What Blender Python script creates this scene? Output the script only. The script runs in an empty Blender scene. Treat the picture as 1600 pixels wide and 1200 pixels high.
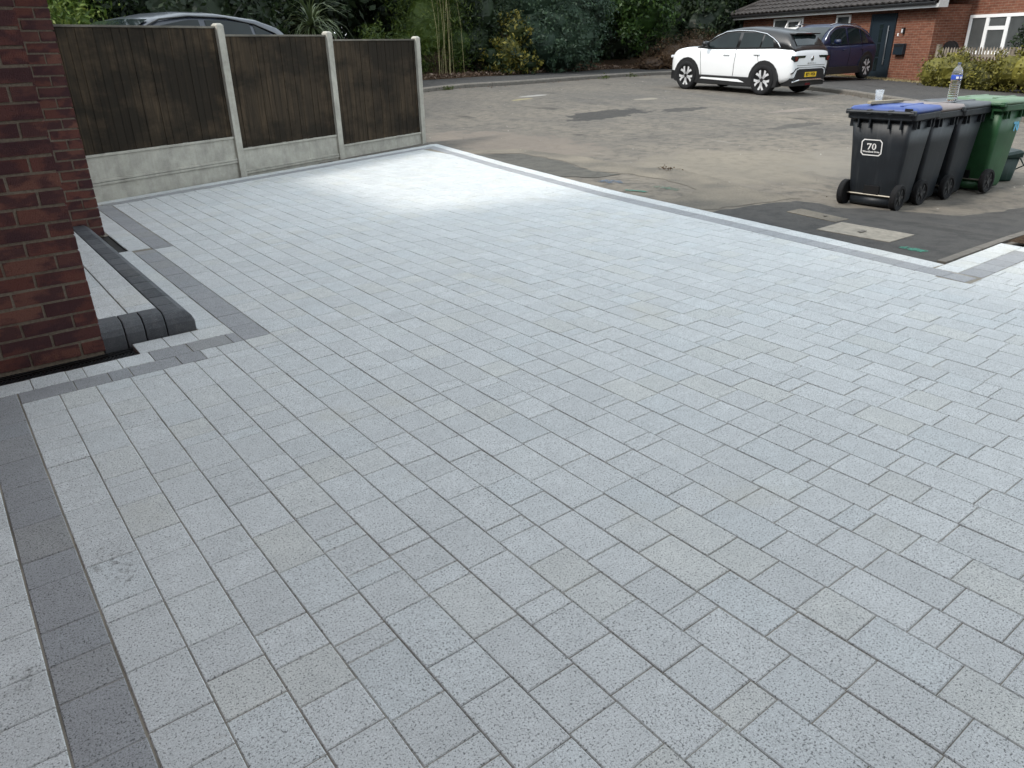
import bpy, bmesh, math, random
import numpy as np
from mathutils import Vector, Matrix

# ------------------------------------------------------------------ camera, sky, sun, exposure
sc = bpy.context.scene
col = sc.collection
CAM_H, CAM_F, PITCH, ROLL, AZ = 1.507, 1154.28, math.radians(24.604), math.radians(-1.103), math.radians(37.214)
_f = Vector((math.sin(AZ)*math.cos(PITCH), math.cos(AZ)*math.cos(PITCH), -math.sin(PITCH)))
_r0 = Vector((math.cos(AZ), -math.sin(AZ), 0)); _u0 = _r0.cross(_f)
_r = math.cos(ROLL)*_r0 + math.sin(ROLL)*_u0
_u = -math.sin(ROLL)*_r0 + math.cos(ROLL)*_u0
cd = bpy.data.cameras.new('camera'); cam = bpy.data.objects.new('camera', cd); col.objects.link(cam)
cd.sensor_width = 36.0; cd.lens = CAM_F/1600*36.0; cd.clip_start = .05; cd.clip_end = 1500
cam.matrix_world = Matrix(((_r.x, _u.x, -_f.x, 0), (_r.y, _u.y, -_f.y, 0), (_r.z, _u.z, -_f.z, CAM_H), (0, 0, 0, 1)))
sc.camera = cam

SUN_EL = math.radians(46)
SUN_H = Vector((.98, -.2, 0)).normalized()
sun_dir = Vector((SUN_H.x*math.cos(SUN_EL), SUN_H.y*math.cos(SUN_EL), -math.sin(SUN_EL)))
world = bpy.data.worlds.new('World'); sc.world = world; world.use_nodes = True
wn = world.node_tree; bg = wn.nodes['Background']
sky = wn.nodes.new('ShaderNodeTexSky'); sky.sky_type = 'NISHITA'; sky.sun_disc = False
sky.sun_elevation = SUN_EL; sky.sun_rotation = math.atan2(-SUN_H.x, -SUN_H.y)
sky.dust_density = 2.0; sky.air_density = 1.0; sky.ozone_density = 1.0
# thin bright cloud over most of the sky
tc = wn.nodes.new('ShaderNodeTexCoord'); nz = wn.nodes.new('ShaderNodeTexNoise'); nz.inputs['Scale'].default_value = 2.2; nz.inputs['Detail'].default_value = 5
cr = wn.nodes.new('ShaderNodeValToRGB'); cr.color_ramp.elements[0].position = .30; cr.color_ramp.elements[0].color = (.45, .45, .45, 1); cr.color_ramp.elements[1].position = .65; cr.color_ramp.elements[1].color = (.9, .9, .9, 1)
mxw = wn.nodes.new('ShaderNodeMix'); mxw.data_type = 'RGBA'; mxw.inputs[7].default_value = (8.2, 9.0, 9.35, 1)
wn.links.new(tc.outputs['Generated'], nz.inputs['Vector']); wn.links.new(nz.outputs['Fac'], cr.inputs[0]); wn.links.new(cr.outputs[0], mxw.inputs[0])
wn.links.new(sky.outputs[0], mxw.inputs[6]); wn.links.new(mxw.outputs[2], bg.inputs[0]); bg.inputs[1].default_value = .12
sl = bpy.data.lights.new('sun', 'SUN'); sl.energy = 1.5; sl.angle = math.radians(10); sl.color = (1, .95, .88)
so = bpy.data.objects.new('sun', sl); col.objects.link(so)
so.rotation_euler = sun_dir.to_track_quat('-Z', 'Y').to_euler()
sc.view_settings.view_transform = 'Standard'; sc.view_settings.look = 'None'
sc.view_settings.gamma = 1; sc.view_settings.use_curve_mapping = False
sc.view_settings.exposure = 0.98
sc.render.engine = 'CYCLES'
sc.cycles.max_bounces = 5; sc.cycles.diffuse_bounces = 3; sc.cycles.glossy_bounces = 3; sc.cycles.use_adaptive_sampling = True; sc.cycles.adaptive_threshold = .02; sc.cycles.transparent_max_bounces = 8; sc.cycles.use_denoising = True

rng = random.Random(7)
R = math.radians

# ------------------------------------------------------------------ terrain
def _sp(u): return math.log1p(math.exp(max(-30, min(30, u))))
def _ss(u): u = max(0, min(1, u)); return u*u*(3-2*u)
def zt(x, y):
    return (.032*_sp(y-5)*_ss((x-6.5)/7) - .015*_sp(x-18)
            - .08*math.exp(-((x-8.7)/1.5)**2-((y-3.5)/2.0)**2))

# ------------------------------------------------------------------ mesh helpers
class MB:
    def __init__(s): s.v = []; s.f = []; s.m = []
    def add(s, vs, fs, mi=0):
        o = len(s.v); s.v += [tuple(p) for p in vs]
        for f in fs: s.f.append([o+i for i in f]); s.m.append(mi)
        return s
    def box(s, c, d, mi=0, rz=0, M=None):
        hx, hy, hz = d[0]/2, d[1]/2, d[2]/2
        vs = [Vector((sx*hx, sy*hy, sz*hz)) for sz in (-1, 1) for sy in (-1, 1) for sx in (-1, 1)]
        if rz: q = Matrix.Rotation(rz, 3, 'Z'); vs = [q @ p for p in vs]
        if M is not None: vs = [M @ p for p in vs]
        vs = [p+Vector(c) for p in vs]
        return s.add(vs, [(0, 2, 3, 1), (4, 5, 7, 6), (0, 1, 5, 4), (2, 6, 7, 3), (0, 4, 6, 2), (1, 3, 7, 5)], mi)
    def bx(s, x0, x1, y0, y1, z0, z1, mi=0):
        return s.box(((x0+x1)/2, (y0+y1)/2, (z0+z1)/2), (x1-x0, y1-y0, z1-z0), mi)
    def prism(s, poly, z0, z1, mi=0, ch=0.0):
        n = len(poly)
        if sum(poly[i][0]*poly[(i+1) % n][1]-poly[(i+1) % n][0]*poly[i][1] for i in range(n)) < 0: poly = poly[::-1]
        if ch > 0:
            ins = inset(poly, ch)
            vs = [(p[0], p[1], z0) for p in poly]+[(p[0], p[1], z1-ch) for p in poly]+[(p[0], p[1], z1) for p in ins]
            fs = [tuple(range(2*n, 3*n))]
            for k in (0, n):
                fs += [(k+i, k+(i+1) % n, k+n+(i+1) % n, k+n+i) for i in range(n)]
        else:
            vs = [(p[0], p[1], z0) for p in poly]+[(p[0], p[1], z1) for p in poly]
            fs = [tuple(range(n, 2*n)), tuple(range(n-1, -1, -1))]+[(i, (i+1) % n, n+(i+1) % n, n+i) for i in range(n)]
        return s.add(vs, fs, mi)
    def tube(s, pts, r, n=8, mi=0, cap=True):
        pts = [Vector(p) for p in pts]; rr = r if isinstance(r, (list, tuple)) else [r]*len(pts)
        rings = []; ref = None
        for i, p in enumerate(pts):
            t = (pts[min(i+1, len(pts)-1)]-pts[max(i-1, 0)]).normalized()
            if ref is None: ref = t.orthogonal().normalized()
            a = (ref-t*ref.dot(t)).normalized(); ref = a; b = t.cross(a)
            rings.append([p+rr[i]*(math.cos(2*math.pi*k/n)*a+math.sin(2*math.pi*k/n)*b) for k in range(n)])
        fs = []
        for i in range(len(pts)-1):
            for k in range(n): fs.append((i*n+k, i*n+(k+1) % n, (i+1)*n+(k+1) % n, (i+1)*n+k))
        if cap: fs += [tuple(range(n-1, -1, -1)), tuple(range((len(pts)-1)*n, len(pts)*n))]
        return s.add([q for rg in rings for q in rg], fs, mi)
    def lathe(s, prof, n=24, mi=0, c=(0, 0, 0), M=None):
        vs = []
        for r, z in prof:
            for k in range(n):
                a = 2*math.pi*k/n; p = Vector((r*math.cos(a), r*math.sin(a), z))
                if M is not None: p = M @ p
                vs.append(p+Vector(c))
        m = len(prof)
        fs = [(i*n+k, i*n+(k+1) % n, (i+1)*n+(k+1) % n, (i+1)*n+k) for i in range(m-1) for k in range(n)]
        fs += [tuple(range(n-1, -1, -1)), tuple(range((m-1)*n, m*n))]
        return s.add(vs, fs, mi)
    def loft(s, rings, mi=0, cap=True, closed=True):
        n = len(rings[0]); fs = []
        for i in range(len(rings)-1):
            for k in range(n if closed else n-1):
                fs.append((i*n+k, i*n+(k+1) % n, (i+1)*n+(k+1) % n, (i+1)*n+k))
        if cap: fs += [tuple(range(n-1, -1, -1)), tuple(range((len(rings)-1)*n, len(rings)*n))]
        return s.add([q for r in rings for q in r], fs, mi)
    def build(s, name, mats, parent=None, smooth=False, fix=False, bevel=0, subsurf=0):
        me = bpy.data.meshes.new(name); me.from_pydata(s.v, [], s.f)
        if not isinstance(mats, (list, tuple)): mats = [mats]
        for m in mats: me.materials.append(m)
        if len(mats) > 1: me.polygons.foreach_set('material_index', s.m)
        if fix:
            bm = bmesh.new(); bm.from_mesh(me); bmesh.ops.recalc_face_normals(bm, faces=bm.faces); bm.to_mesh(me); bm.free()
        if smooth: me.polygons.foreach_set('use_smooth', [True]*len(me.polygons))
        me.update()
        return link(name, me, parent, bevel, subsurf)
def link(name, me, parent=None, bevel=0, subsurf=0):
    o = bpy.data.objects.new(name, me); col.objects.link(o)
    if parent is not None: o.parent = parent
    if bevel:
        b = o.modifiers.new('bevel', 'BEVEL'); b.width = bevel; b.segments = 2; b.limit_method = 'ANGLE'; b.angle_limit = R(40)
    if subsurf:
        m = o.modifiers.new('sub', 'SUBSURF'); m.levels = subsurf; m.render_levels = subsurf
    return o
def inset(poly, d):
    n = len(poly); out = []
    for i in range(n):
        p0, p1, p2 = Vector(poly[i-1][:2]), Vector(poly[i][:2]), Vector(poly[(i+1) % n][:2])
        a = (p1-p0); b = (p2-p1)
        if a.length < 1e-6 or b.length < 1e-6: out.append((p1.x, p1.y)); continue
        a.normalize(); b.normalize()
        na, nb = Vector((-a.y, a.x)), Vector((-b.y, b.x)); k = 1+na.dot(nb)
        q = p1+(na+nb)*(d/max(k, .3)); out.append((q.x, q.y))
    return out
def empty(name, loc=(0, 0, 0), rz=0):
    o = bpy.data.objects.new(name, None); col.objects.link(o); o.location = loc; o.rotation_euler = (0, 0, rz); o.empty_display_size = .1
    return o
def tag(o, label, cat, group=None, kind=None):
    if label: o['label'] = label
    if cat: o['category'] = cat
    if group: o['group'] = group
    if kind: o['kind'] = kind
    return o
def text_mesh(s, size, bold=0.0, align='CENTER'):
    c = bpy.data.curves.new('t', 'FONT'); c.body = s; c.size = size; c.align_x = align; c.align_y = 'CENTER'; c.offset = bold; c.extrude = 0.0008
    c.resolution_u = 3
    o = bpy.data.objects.new('t', c); me = bpy.data.meshes.new_from_object(o); bpy.data.objects.remove(o); bpy.data.curves.remove(c)
    return me

# ------------------------------------------------------------------ material helpers
class NT:
    def __init__(s, name):
        s.m = bpy.data.materials.new(name); s.m.use_nodes = True; s.t = s.m.node_tree
        s.b = s.t.nodes['Principled BSDF']; s.out = s.t.nodes['Material Output']
    def n(s, typ, **kw):
        nd = s.t.nodes.new('ShaderNode'+typ)
        for k, v in kw.items():
            if k.startswith('i_'):
                key = k[2:]; key = int(key) if key.isdigit() else key.replace('_', ' ')
                s.set(nd.inputs[key], v)
            else: setattr(nd, k, v)
        return nd
    def set(s, inp, v):
        if isinstance(v, bpy.types.NodeSocket): s.t.links.new(v, inp)
        elif isinstance(v, (tuple, list)) and len(v) == 3 and inp.type == 'RGBA': inp.default_value = (*v, 1)
        else: inp.default_value = v
    def pos(s): return s.n('NewGeometry').outputs['Position']
    def objc(s): return s.n('TexCoord').outputs['Object']
    def rand(s): return s.n('ObjectInfo').outputs['Random']
    def island(s): return s.n('NewGeometry').outputs['Random Per Island']
    def mapv(s, v, scale=(1, 1, 1), loc=(0, 0, 0), rot=(0, 0, 0)):
        return s.n('Mapping', i_Vector=v, i_Scale=scale, i_Location=loc, i_Rotation=rot).outputs[0]
    def noise(s, v, scale, detail=3, rough=.55, dist=0):
        return s.n('TexNoise', i_Vector=v, i_Scale=scale, i_Detail=detail, i_Roughness=rough, i_Distortion=dist).outputs['Fac']
    def ramp(s, f, stops, interp='LINEAR'):
        r = s.n('ValToRGB'); cr = r.color_ramp; cr.interpolation = interp
        while len(cr.elements) < len(stops): cr.elements.new(.5)
        for e, (p, c) in zip(cr.elements, stops):
            e.position = p; e.color = (*c, 1) if isinstance(c, (tuple, list)) else (c, c, c, 1)
        s.t.links.new(f, r.inputs[0]); return r.outputs[0]
    def mix(s, f, a, b, mode='MIX'):
        m = s.n('Mix', data_type='RGBA', blend_type=mode); s.set(m.inputs[0], f); s.set(m.inputs[6], a); s.set(m.inputs[7], b); return m.outputs[2]
    def math(s, op, a, b=0.0, clamp=False):
        m = s.n('Math', operation=op, use_clamp=clamp); s.set(m.inputs[0], a); s.set(m.inputs[1], b); return m.outputs[0]
    def bump(s, h, strength=.3, dist=.01):
        b = s.n('Bump', i_Height=h, i_Strength=strength, i_Distance=dist); s.t.links.new(b.outputs[0], s.b.inputs['Normal'])
    def fin(s, color=None, rough=None, metal=None, spec=None, **kw):
        for k, v in (('Base Color', color), ('Roughness', rough), ('Metallic', metal), ('Specular IOR Level', spec)):
            if v is not None: s.set(s.b.inputs[k], v)
        for k, v in kw.items(): s.set(s.b.inputs[k.replace('_', ' ')], v)
        return s.m
def plain(name, c, rough=.5, metal=0, spec=.5, var=.12, scale=30, **kw):
    k = NT(name); v = k.objc()
    f = k.noise(v, scale, 3); lo = tuple(x*(1-var) for x in c); hi = tuple(min(1, x*(1+var)) for x in c)
    return k.fin(k.ramp(f, [(.3, lo), (.7, hi)]), rough, metal, spec, **kw)

def paver_mat(name, c, rnd, dark=False):
    k = NT(name); p = k.pos()
    r = k.rand() if rnd == 'object' else k.island()
    fine = k.noise(p, 250, 2, .65); big = k.noise(p, 165, 2, .6)
    blot = k.noise(p, 6, 4, .6)
    a = k.mix(k.ramp(r, [(0, 0), (1, 1)]), tuple(x*.93 for x in c), tuple(min(1, x*1.05) for x in c))
    warm = k.ramp(k.math('FRACT', k.math('MULTIPLY', r, 7.31)), [(.80, 0), (.95, 1)])
    a = k.mix(k.math('MULTIPLY', warm, .28), a, (c[0]*1.0, c[1]*.95, c[2]*.80))
    cool = k.ramp(k.math('FRACT', k.math('MULTIPLY', r, 13.7)), [(.75, 0), (.95, 1)])
    a = k.mix(k.math('MULTIPLY', cool, .25), a, (c[0]*.95, c[1]*1.03, c[2]*1.07))
    a = k.mix(k.ramp(blot, [(.35, .22), (.65, 0)]), a, tuple(x*.55 for x in c))
    a = k.mix(k.ramp(k.noise(p, 21, 4, .65), [(.32, .30), (.62, 0)]), a, tuple(x*.6 for x in c))
    sp = k.ramp(big, [(.36, 1), (.43, 0)])
    a = k.mix(k.math('MULTIPLY', sp, .85), a, tuple(x*.14 for x in c))
    a = k.mix(k.ramp(fine, [(.34, .7), (.47, 0)]), a, tuple(x*.4 for x in c))
    a = k.mix(k.ramp(fine, [(.60, 0), (.72, .5)]), a, tuple(min(1, x*1.5) for x in c))
    st = k.noise(p, 1.1, 5, .62)
    a = k.mix(k.ramp(st, [(.60, 0), (.78, .5)]), a, (c[0]*.72, c[1]*.66, c[2]*.52))
    st2 = k.noise(k.mapv(p, loc=(11, 4, 0)), 2.6, 5, .7)
    a = k.mix(k.ramp(st2, [(.66, 0), (.74, .45)]), a, (c[0]*.55, c[1]*.50, c[2]*.43))
    k.bump(k.math('ADD', fine, big), .25, .002)
    return k.fin(a, k.ramp(blot, [(.3, .62), (.7, .8)]), spec=.45)
LIGHT = (.61, .625, .625); DARK = (.33, .335, .345)
M = {}
M['paver'] = paver_mat('paver light', LIGHT, 'object'); M['paver_mass'] = paver_mat('paver light mass', LIGHT, 'island')
M['paver_dark'] = paver_mat('paver charcoal', DARK, 'object')
k = NT('jointing sand'); p = k.pos()
M['sand'] = k.fin(k.ramp(k.noise(p, 3, 5), [(.35, (.17, .155, .13)), (.7, (.32, .29, .24))]), .95, spec=.1)

# tarmac, dusty
def tarmac(name, base, dust, amount, seed=0, marks=False):
    k = NT(name); p = k.mapv(k.pos(), loc=(seed*3.1, seed*1.7, 0))
    grit = k.noise(p, 110, 3, .7); mid = k.noise(p, 6, 6, .7); low = k.noise(p, .33, 4, .6, .6)
    str1 = k.noise(k.mapv(p, (1.0, .22, 1), rot=(0, 0, R(-52))), 1.1, 6, .72, .4)
    c = k.mix(k.ramp(grit, [(.3, 0), (.72, 1)]), tuple(x*.62 for x in base), tuple(x*1.45 for x in base))
    gy = k.n('MapRange', i_0=k.n('SeparateXYZ', i_0=k.pos()).outputs[1], i_1=18.0, i_2=8.0, i_3=.45, i_4=1.0).outputs[0]
    amount = k.math('MULTIPLY', gy, amount)
    d = k.math('MULTIPLY', k.ramp(k.math('ADD', k.math('MULTIPLY', low, .5), k.math('MULTIPLY', str1, .6)), [(.36, 0), (.66, 1)]), amount)
    c = k.mix(d, c, dust)
    c = k.mix(k.ramp(mid, [(.34, .75), (.54, 0)]), c, tuple(x*.7 for x in base))
    pale = k.noise(k.mapv(p, (1, .3, 1), rot=(0, 0, R(-52)), loc=(9, 2, 0)), 2.3, 4, .6)
    c = k.mix(k.ramp(pale, [(.68, 0), (.78, .7)]), c, (.24, .22, .19))
    st = k.noise(k.mapv(p, (1, .4, 1), rot=(0, 0, R(-52)), loc=(3, 7, 0)), 1.3, 4, .6)
    c = k.mix(k.ramp(st, [(.25, .8), (.36, 0)]), c, tuple(x*.42 for x in base))
    if marks:
        sx = k.n('SeparateXYZ', i_0=k.pos()); x, y = sx.outputs[0], sx.outputs[1]
        wob = k.math('MULTIPLY', k.math('SUBTRACT', k.noise(p, 3.0, 4, .7), .5), 3.4)
        def blob(cx, cy, rx, ry, soft=.35, w=1.0):
            u = k.math('POWER', k.math('DIVIDE', k.math('SUBTRACT', x, cx), rx), 2); v = k.math('POWER', k.math('DIVIDE', k.math('SUBTRACT', y, cy), ry), 2)
            dd = k.math('ADD', k.math('ADD', u, v), k.math('MULTIPLY', wob, w))
            return k.ramp(dd, [(1-soft if soft < 1 else 0, 1), (1, 0)])
        for cx, cy, rx, ry, cl, am in ((11.6, 11.8, 1.15, .55, (.035, .034, .033), .85), (13.4, 11.2, .7, .3, (.035, .034, .033), .75), (12.8, 8.1, .8, .22, (.05, .048, .045), .6),
                                   (14.5, 13.4, .45, .2, (.27, .24, .19), .6), (12.9, 15.8, .45, .16, (.34, .33, .31), .65), (12.2, 15.4, .3, .14, (.32, .28, .13), .55),
                                   (15.2, 9.7, .9, .18, (.24, .20, .17), .5), (8.6, 6.3, 1.6, 1.3, (.21, .185, .145), .5), (8.0, 10.5, 1.0, 2.2, (.20, .165, .135), .5), (10.6, 5.0, 1.8, 1.2, (.20, .18, .15), .5)):
            c = k.mix(k.math('MULTIPLY', blob(cx, cy, rx, ry), am), c, cl)
    k.bump(k.math('ADD', grit, k.math('MULTIPLY', mid, .5)), .5, .008)
    return k.fin(c, .9, spec=.25)
M['road'] = tarmac('road tarmac', (.092, .086, .079), (.205, .178, .142), .9, 0, True)
M['patch'] = tarmac('darker tarmac', (.052, .051, .050), (.115, .105, .092), .45, 5)
M['foot'] = tarmac('footway tarmac', (.052, .050, .049), (.095, .087, .078), .5, 9)
M['olive'] = tarmac('olive tarmac', (.075, .073, .066), (.125, .115, .097), .5, 13)
k = NT('dry sand'); p = k.pos(); f = k.noise(p, 60, 4, .7); f2 = k.noise(p, 1.5, 4)
M['drysand'] = k.fin(k.mix(k.ramp(f2, [(.35, 0), (.65, 1)]), k.ramp(f, [(.3, (.15, .132, .105)), (.7, (.25, .22, .178))]), k.ramp(f, [(.3, (.085, .080, .072)), (.7, (.17, .153, .128))])), .95, spec=.1)
k = NT('soil'); p = k.pos(); f = k.noise(p, 22, 6, .75); k.bump(f, .9, .05)
M['soil'] = k.fin(k.ramp(f, [(.3, (.022, .015, .010)), (.55, (.075, .048, .030)), (.75, (.15, .10, .065))]), .95, spec=.1)
k = NT('bank earth'); p = k.pos(); f = k.noise(p, 9, 6, .75); k.bump(f, .8, .06)
M['earth'] = k.fin(k.ramp(f, [(.3, (.025, .022, .014)), (.55, (.06, .052, .032)), (.75, (.12, .09, .055))]), .95, spec=.1)
def concrete(name, c, scale=14, streak=False, algae=0):
    k = NT(name); v = k.objc(); p = k.pos()
    f = k.noise(p, scale, 5, .7); g = k.noise(p, 160, 2, .6)
    cc = k.ramp(f, [(.3, tuple(x*.72 for x in c)), (.68, tuple(x*1.15 for x in c))])
    cc = k.mix(k.ramp(g, [(.3, .3), (.45, 0)]), cc, tuple(x*.5 for x in c))
    if streak:
        s = k.noise(k.mapv(p, (14, 14, 1.2)), 1, 5, .7); cc = k.mix(k.ramp(s, [(.48, 0), (.78, .35)]), cc, tuple(x*.45 for x in c))
    if algae:
        s = k.noise(p, 3, 4, .6); cc = k.mix(k.ramp(s, [(.5, 0), (.75, algae)]), cc, (.12, .13, .07))
    k.bump(g, .3, .003); return k.fin(cc, .9, spec=.25)
M['conc'] = concrete('concrete', (.40, .385, .335), 5, streak=True, algae=.08)
M['kerb'] = concrete('kerb concrete', (.15, .137, .12)); M['cover'] = concrete('cover concrete', (.27, .245, .205))
k = NT('charcoal kerb block'); p = k.pos(); f = k.noise(p, 20, 5, .7); g = k.noise(p, 4, 4, .6); r = k.rand()
cc = k.mix(k.ramp(r, [(0, 0), (1, 1)]), (.032, .036, .043), (.085, .089, .097)); cc = k.mix(k.ramp(f, [(.45, 0), (.8, .5)]), cc, (.14, .145, .15)); cc = k.mix(k.ramp(g, [(.55, 0), (.75, .35)]), cc, (.17, .16, .14))
sp_ = k.noise(p, 210, 2, .7); cc = k.mix(k.ramp(sp_, [(.58, 0), (.68, .6)]), cc, (.20, .205, .21)); cc = k.mix(k.ramp(sp_, [(.30, .6), (.40, 0)]), cc, (.015, .016, .018)); k.bump(k.math('ADD', sp_, f), .5, .004); M['charcoal'] = k.fin(cc, .62, spec=.4)

# bricks near
k = NT('facing brick'); v = k.objc(); r = k.rand(); p = k.pos()
f = k.noise(p, 16, 4, .65); g = k.noise(p, 190, 3, .7); h = k.noise(k.mapv(p, (5, 5, 9)), 1.2, 3)
base = k.ramp(r, [(0, (.115, .043, .035)), (.25, (.150, .057, .044)), (.5, (.090, .038, .036)), (.75, (.175, .078, .058)), (1, (.125, .047, .038))])
cc = k.mix(k.ramp(h, [(.46, 0), (.56, .75)]), base, (.048, .023, .028)); cc = k.mix(k.ramp(f, [(.55, 0), (.8, .35)]), cc, (.19, .09, .065))
cc = k.mix(k.ramp(g, [(.33, .75), (.43, 0)]), cc, (.035, .018, .016))
k.bump(g, .8, .006); M['brick'] = k.fin(cc, .85, spec=.25)
k = NT('mortar'); p = k.pos(); f = k.noise(p, 90, 4, .7); k.bump(f, .6, .004)
M['mortar'] = k.fin(k.ramp(f, [(.3, (.13, .11, .086)), (.7, (.24, .205, .16))]), .95, spec=.1)
def brick_tex(name, ax, c1, c2, mort):
    k = NT(name); s = k.n('SeparateXYZ', i_0=k.objc())
    v = k.n('CombineXYZ', i_0=s.outputs[ax], i_1=s.outputs[2], i_2=0.0).outputs[0]
    b = k.n('TexBrick', i_Vector=v, i_Color1=c1, i_Color2=c2, i_Mortar=mort, i_Scale=1.0, i_Mortar_Size=.006, i_Brick_Width=.225, i_Row_Height=.075, i_Bias=0.0, i_Mortar_Smooth=.1)
    f = k.noise(k.mapv(v, (4.44, 13.3, 1)), 1.0, 2, .5); g = k.noise(v, 1.3, 3)
    cc = k.mix(k.ramp(f, [(.35, .45), (.6, 0)]), b.outputs[0], tuple(x*.45 for x in c1), 'MIX')
    cc = k.mix(k.ramp(g, [(.4, 0), (.75, .25)]), cc, tuple(x*1.5 for x in c2))
    k.bump(k.math('SUBTRACT', 1.0, b.outputs[1]), .6, .01)
    return k.fin(cc, .88, spec=.2)
FB = ((.150, .056, .036), (.205, .084, .052), (.23, .18, .135))
M['fbx'] = brick_tex('far brick front', 0, *FB); M['fby'] = brick_tex('far brick side', 1, *FB)
NB = ((.15, .042, .026), (.20, .062, .036), (.17, .145, .115))
M['nbx'] = brick_tex('near brick a', 0, *NB); M['nby'] = brick_tex('near brick b', 1, *NB)
# wood
def wood(name, dark, light, axis=2, sc_=1.0):
    k = NT(name); v = k.objc(); r = k.rand(); p = k.pos()
    s = [28, 28, 28]; s[axis] = 1.6
    off = k.n('CombineXYZ', i_0=k.math('MULTIPLY', r, 37.0), i_1=k.math('MULTIPLY', r, 17.0), i_2=k.math('MULTIPLY', r, 9.0)).outputs[0]
    vv = k.n('VectorMath', operation='ADD', i_0=v, i_1=off).outputs[0]
    g = k.noise(k.mapv(vv, s), 1.0*sc_, 5, .65, .6); patch = k.noise(k.mapv(p, (.7, .7, 1.3)), 1.7, 5, .65)
    kn = k.n('TexVoronoi', i_Vector=k.mapv(vv, (9, 9, 3.2)), i_Scale=1.0).outputs['Distance']
    cc = k.ramp(g, [(.3, dark), (.72, light)])
    cc = k.mix(k.ramp(patch, [(.42, .8), (.58, 0)]), cc, tuple(x*.45 for x in dark))
    cc = k.mix(k.ramp(r, [(0, .5), (1, 0)]), cc, dark)
    cc = k.mix(k.ramp(kn, [(.03, .9), (.09, 0)]), cc, tuple(x*.3 for x in dark))
    k.bump(g, .5, .004); return k.fin(cc, .85, spec=.2)
M['board'] = wood('weathered dark board', (.020, .016, .011), (.085, .058, .034)); M['cap'] = wood('grey capping rail', (.13, .12, .10), (.26, .24, .20), 0)
M['picket'] = wood('grey picket', (.18, .15, .12), (.38, .33, .27)); M['batten'] = wood('pale batten', (.30, .26, .19), (.50, .45, .34), 0)
# misc
M['black'] = plain('black plastic', (.012, .012, .013), .45, spec=.4); M['drain'] = plain('drain black', (.008, .008, .009), .4)
M['white'] = plain('white upvc', (.78, .78, .77), .35, var=.04); M['rubber'] = plain('rubber', (.009, .009, .010), .85, spec=.3)
M['axle'] = plain('dull axle steel', (.30, .28, .24), .45, .8)
M['fascia'] = plain('aged white fascia', (.50, .50, .49), .5, var=.1)
M['steel'] = plain('brushed steel', (.55, .55, .56), .3, 1.0); M['chrome'] = plain('chrome', (.75, .75, .76), .15, 1.0)
def car_paint(name, c, coat=1.0, rough=.35):
    k = NT(name); f = k.noise(k.objc(), 2.0, 3); d = k.noise(k.objc(), 60, 3)
    cc = k.ramp(f, [(.3, tuple(x*.96 for x in c)), (.7, c)]); cc = k.mix(k.ramp(d, [(.55, 0), (.8, .06)]), cc, (.3, .28, .25))
    return k.fin(cc, rough, spec=.5, Coat_Weight=coat, Coat_Roughness=.04)
M['alloy'] = plain('silver alloy', (.62, .62, .63), .35, .2)
M['pwhite'] = car_paint('white car paint', (.80, .81, .82)); M['pblack'] = car_paint('black roof paint', (.006, .006, .007), .25, .4)
M['pnavy'] = car_paint('navy car paint', (.004, .010, .040), .12, .42); M['pgrey'] = car_paint('slate blue car paint', (.014, .018, .030), .5)
k = NT('tinted glass'); f = k.noise(k.objc(), 1.2, 3); M['glass'] = k.fin(k.ramp(f, [(.35, (.008, .011, .012)), (.7, (.014, .022, .023))]), .05, spec=.22)
M['redlens'] = plain('red lens', (.10, .010, .014), .15); M['lens'] = plain('clear lens', (.6, .6, .62), .1)
M['plate'] = plain('yellow plate', (.72, .47, .03), .4, var=.03); M['clad'] = plain('car cladding', (.008, .008, .009), .55)
k = NT('window glass'); f = k.noise(k.objc(), 1.6, 3); M['pane'] = k.fin(k.ramp(f, [(.35, (.045, .05, .052)), (.7, (.11, .115, .115))]), .05, spec=.9)
M['blind'] = plain('grey blind', (.075, .08, .08), .4, var=.25, scale=1.2)
M['door'] = plain('anthracite door', (.012, .020, .028), .4, var=.1); M['rooft'] = plain('brown concrete tile', (.034, .029, .027), .85, var=.4, scale=6)
def binmat(name, c):
    k = NT(name); v = k.objc(); f = k.noise(v, 5, 4, .6); s = k.noise(k.mapv(v, (30, 30, 1.5)), 1, 4, .6); g = k.noise(v, 120, 2)
    cc = k.ramp(f, [(.3, tuple(x*.8 for x in c)), (.7, tuple(x*1.2 for x in c))]); cc = k.mix(k.ramp(s, [(.5, 0), (.8, .25)]), cc, tuple(x*.5+.09 for x in c))
    k.bump(g, .12, .002); return k.fin(cc, .48, spec=.4)
M['bin'] = binmat('dark grey bin', (.012, .0155, .020)); M['bing'] = binmat('green bin', (.018, .076, .028)); M['lidblue'] = binmat('blue lid', (.040, .075, .25)); M['lidbrown'] = binmat('brown lid', (.20, .165, .155))
M['lidgrey'] = binmat('grey lid', (.062, .068, .075)); M['lidgreen'] = binmat('green lid', (.115, .19, .115)); M['caddy'] = binmat('caddy green', (.006, .028, .021))
k = NT('clear plastic'); k.noise(k.objc(), 5); M['clear'] = k.fin((.93, .97, .98), .05, spec=.5, Transmission_Weight=.95, IOR=1.12)
k = NT('thin clear cup'); k.noise(k.objc(), 5); M['cup'] = k.fin((.80, .86, .90), .08, spec=.7, Alpha=.20)
M['labelblue'] = plain('blue label', (.03, .08, .42), .4); M['capblue'] = plain('cap blue', (.06, .08, .14), .4)
def paint(name, c, rag=.45):
    k = NT(name); p = k.pos(); f = k.noise(p, 40, 4, .75); g = k.noise(p, 200, 2)
    cc = k.mix(k.ramp(f, [(.3, 0), (.7, .5)]), c, (.10, .095, .085)); k.bump(g, .4, .004); return k.fin(cc, .85, spec=.2, Alpha=k.ramp(k.noise(p, 16, 6, .8), [(rag-.12, .85), (rag+.06, 0)]))
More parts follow.
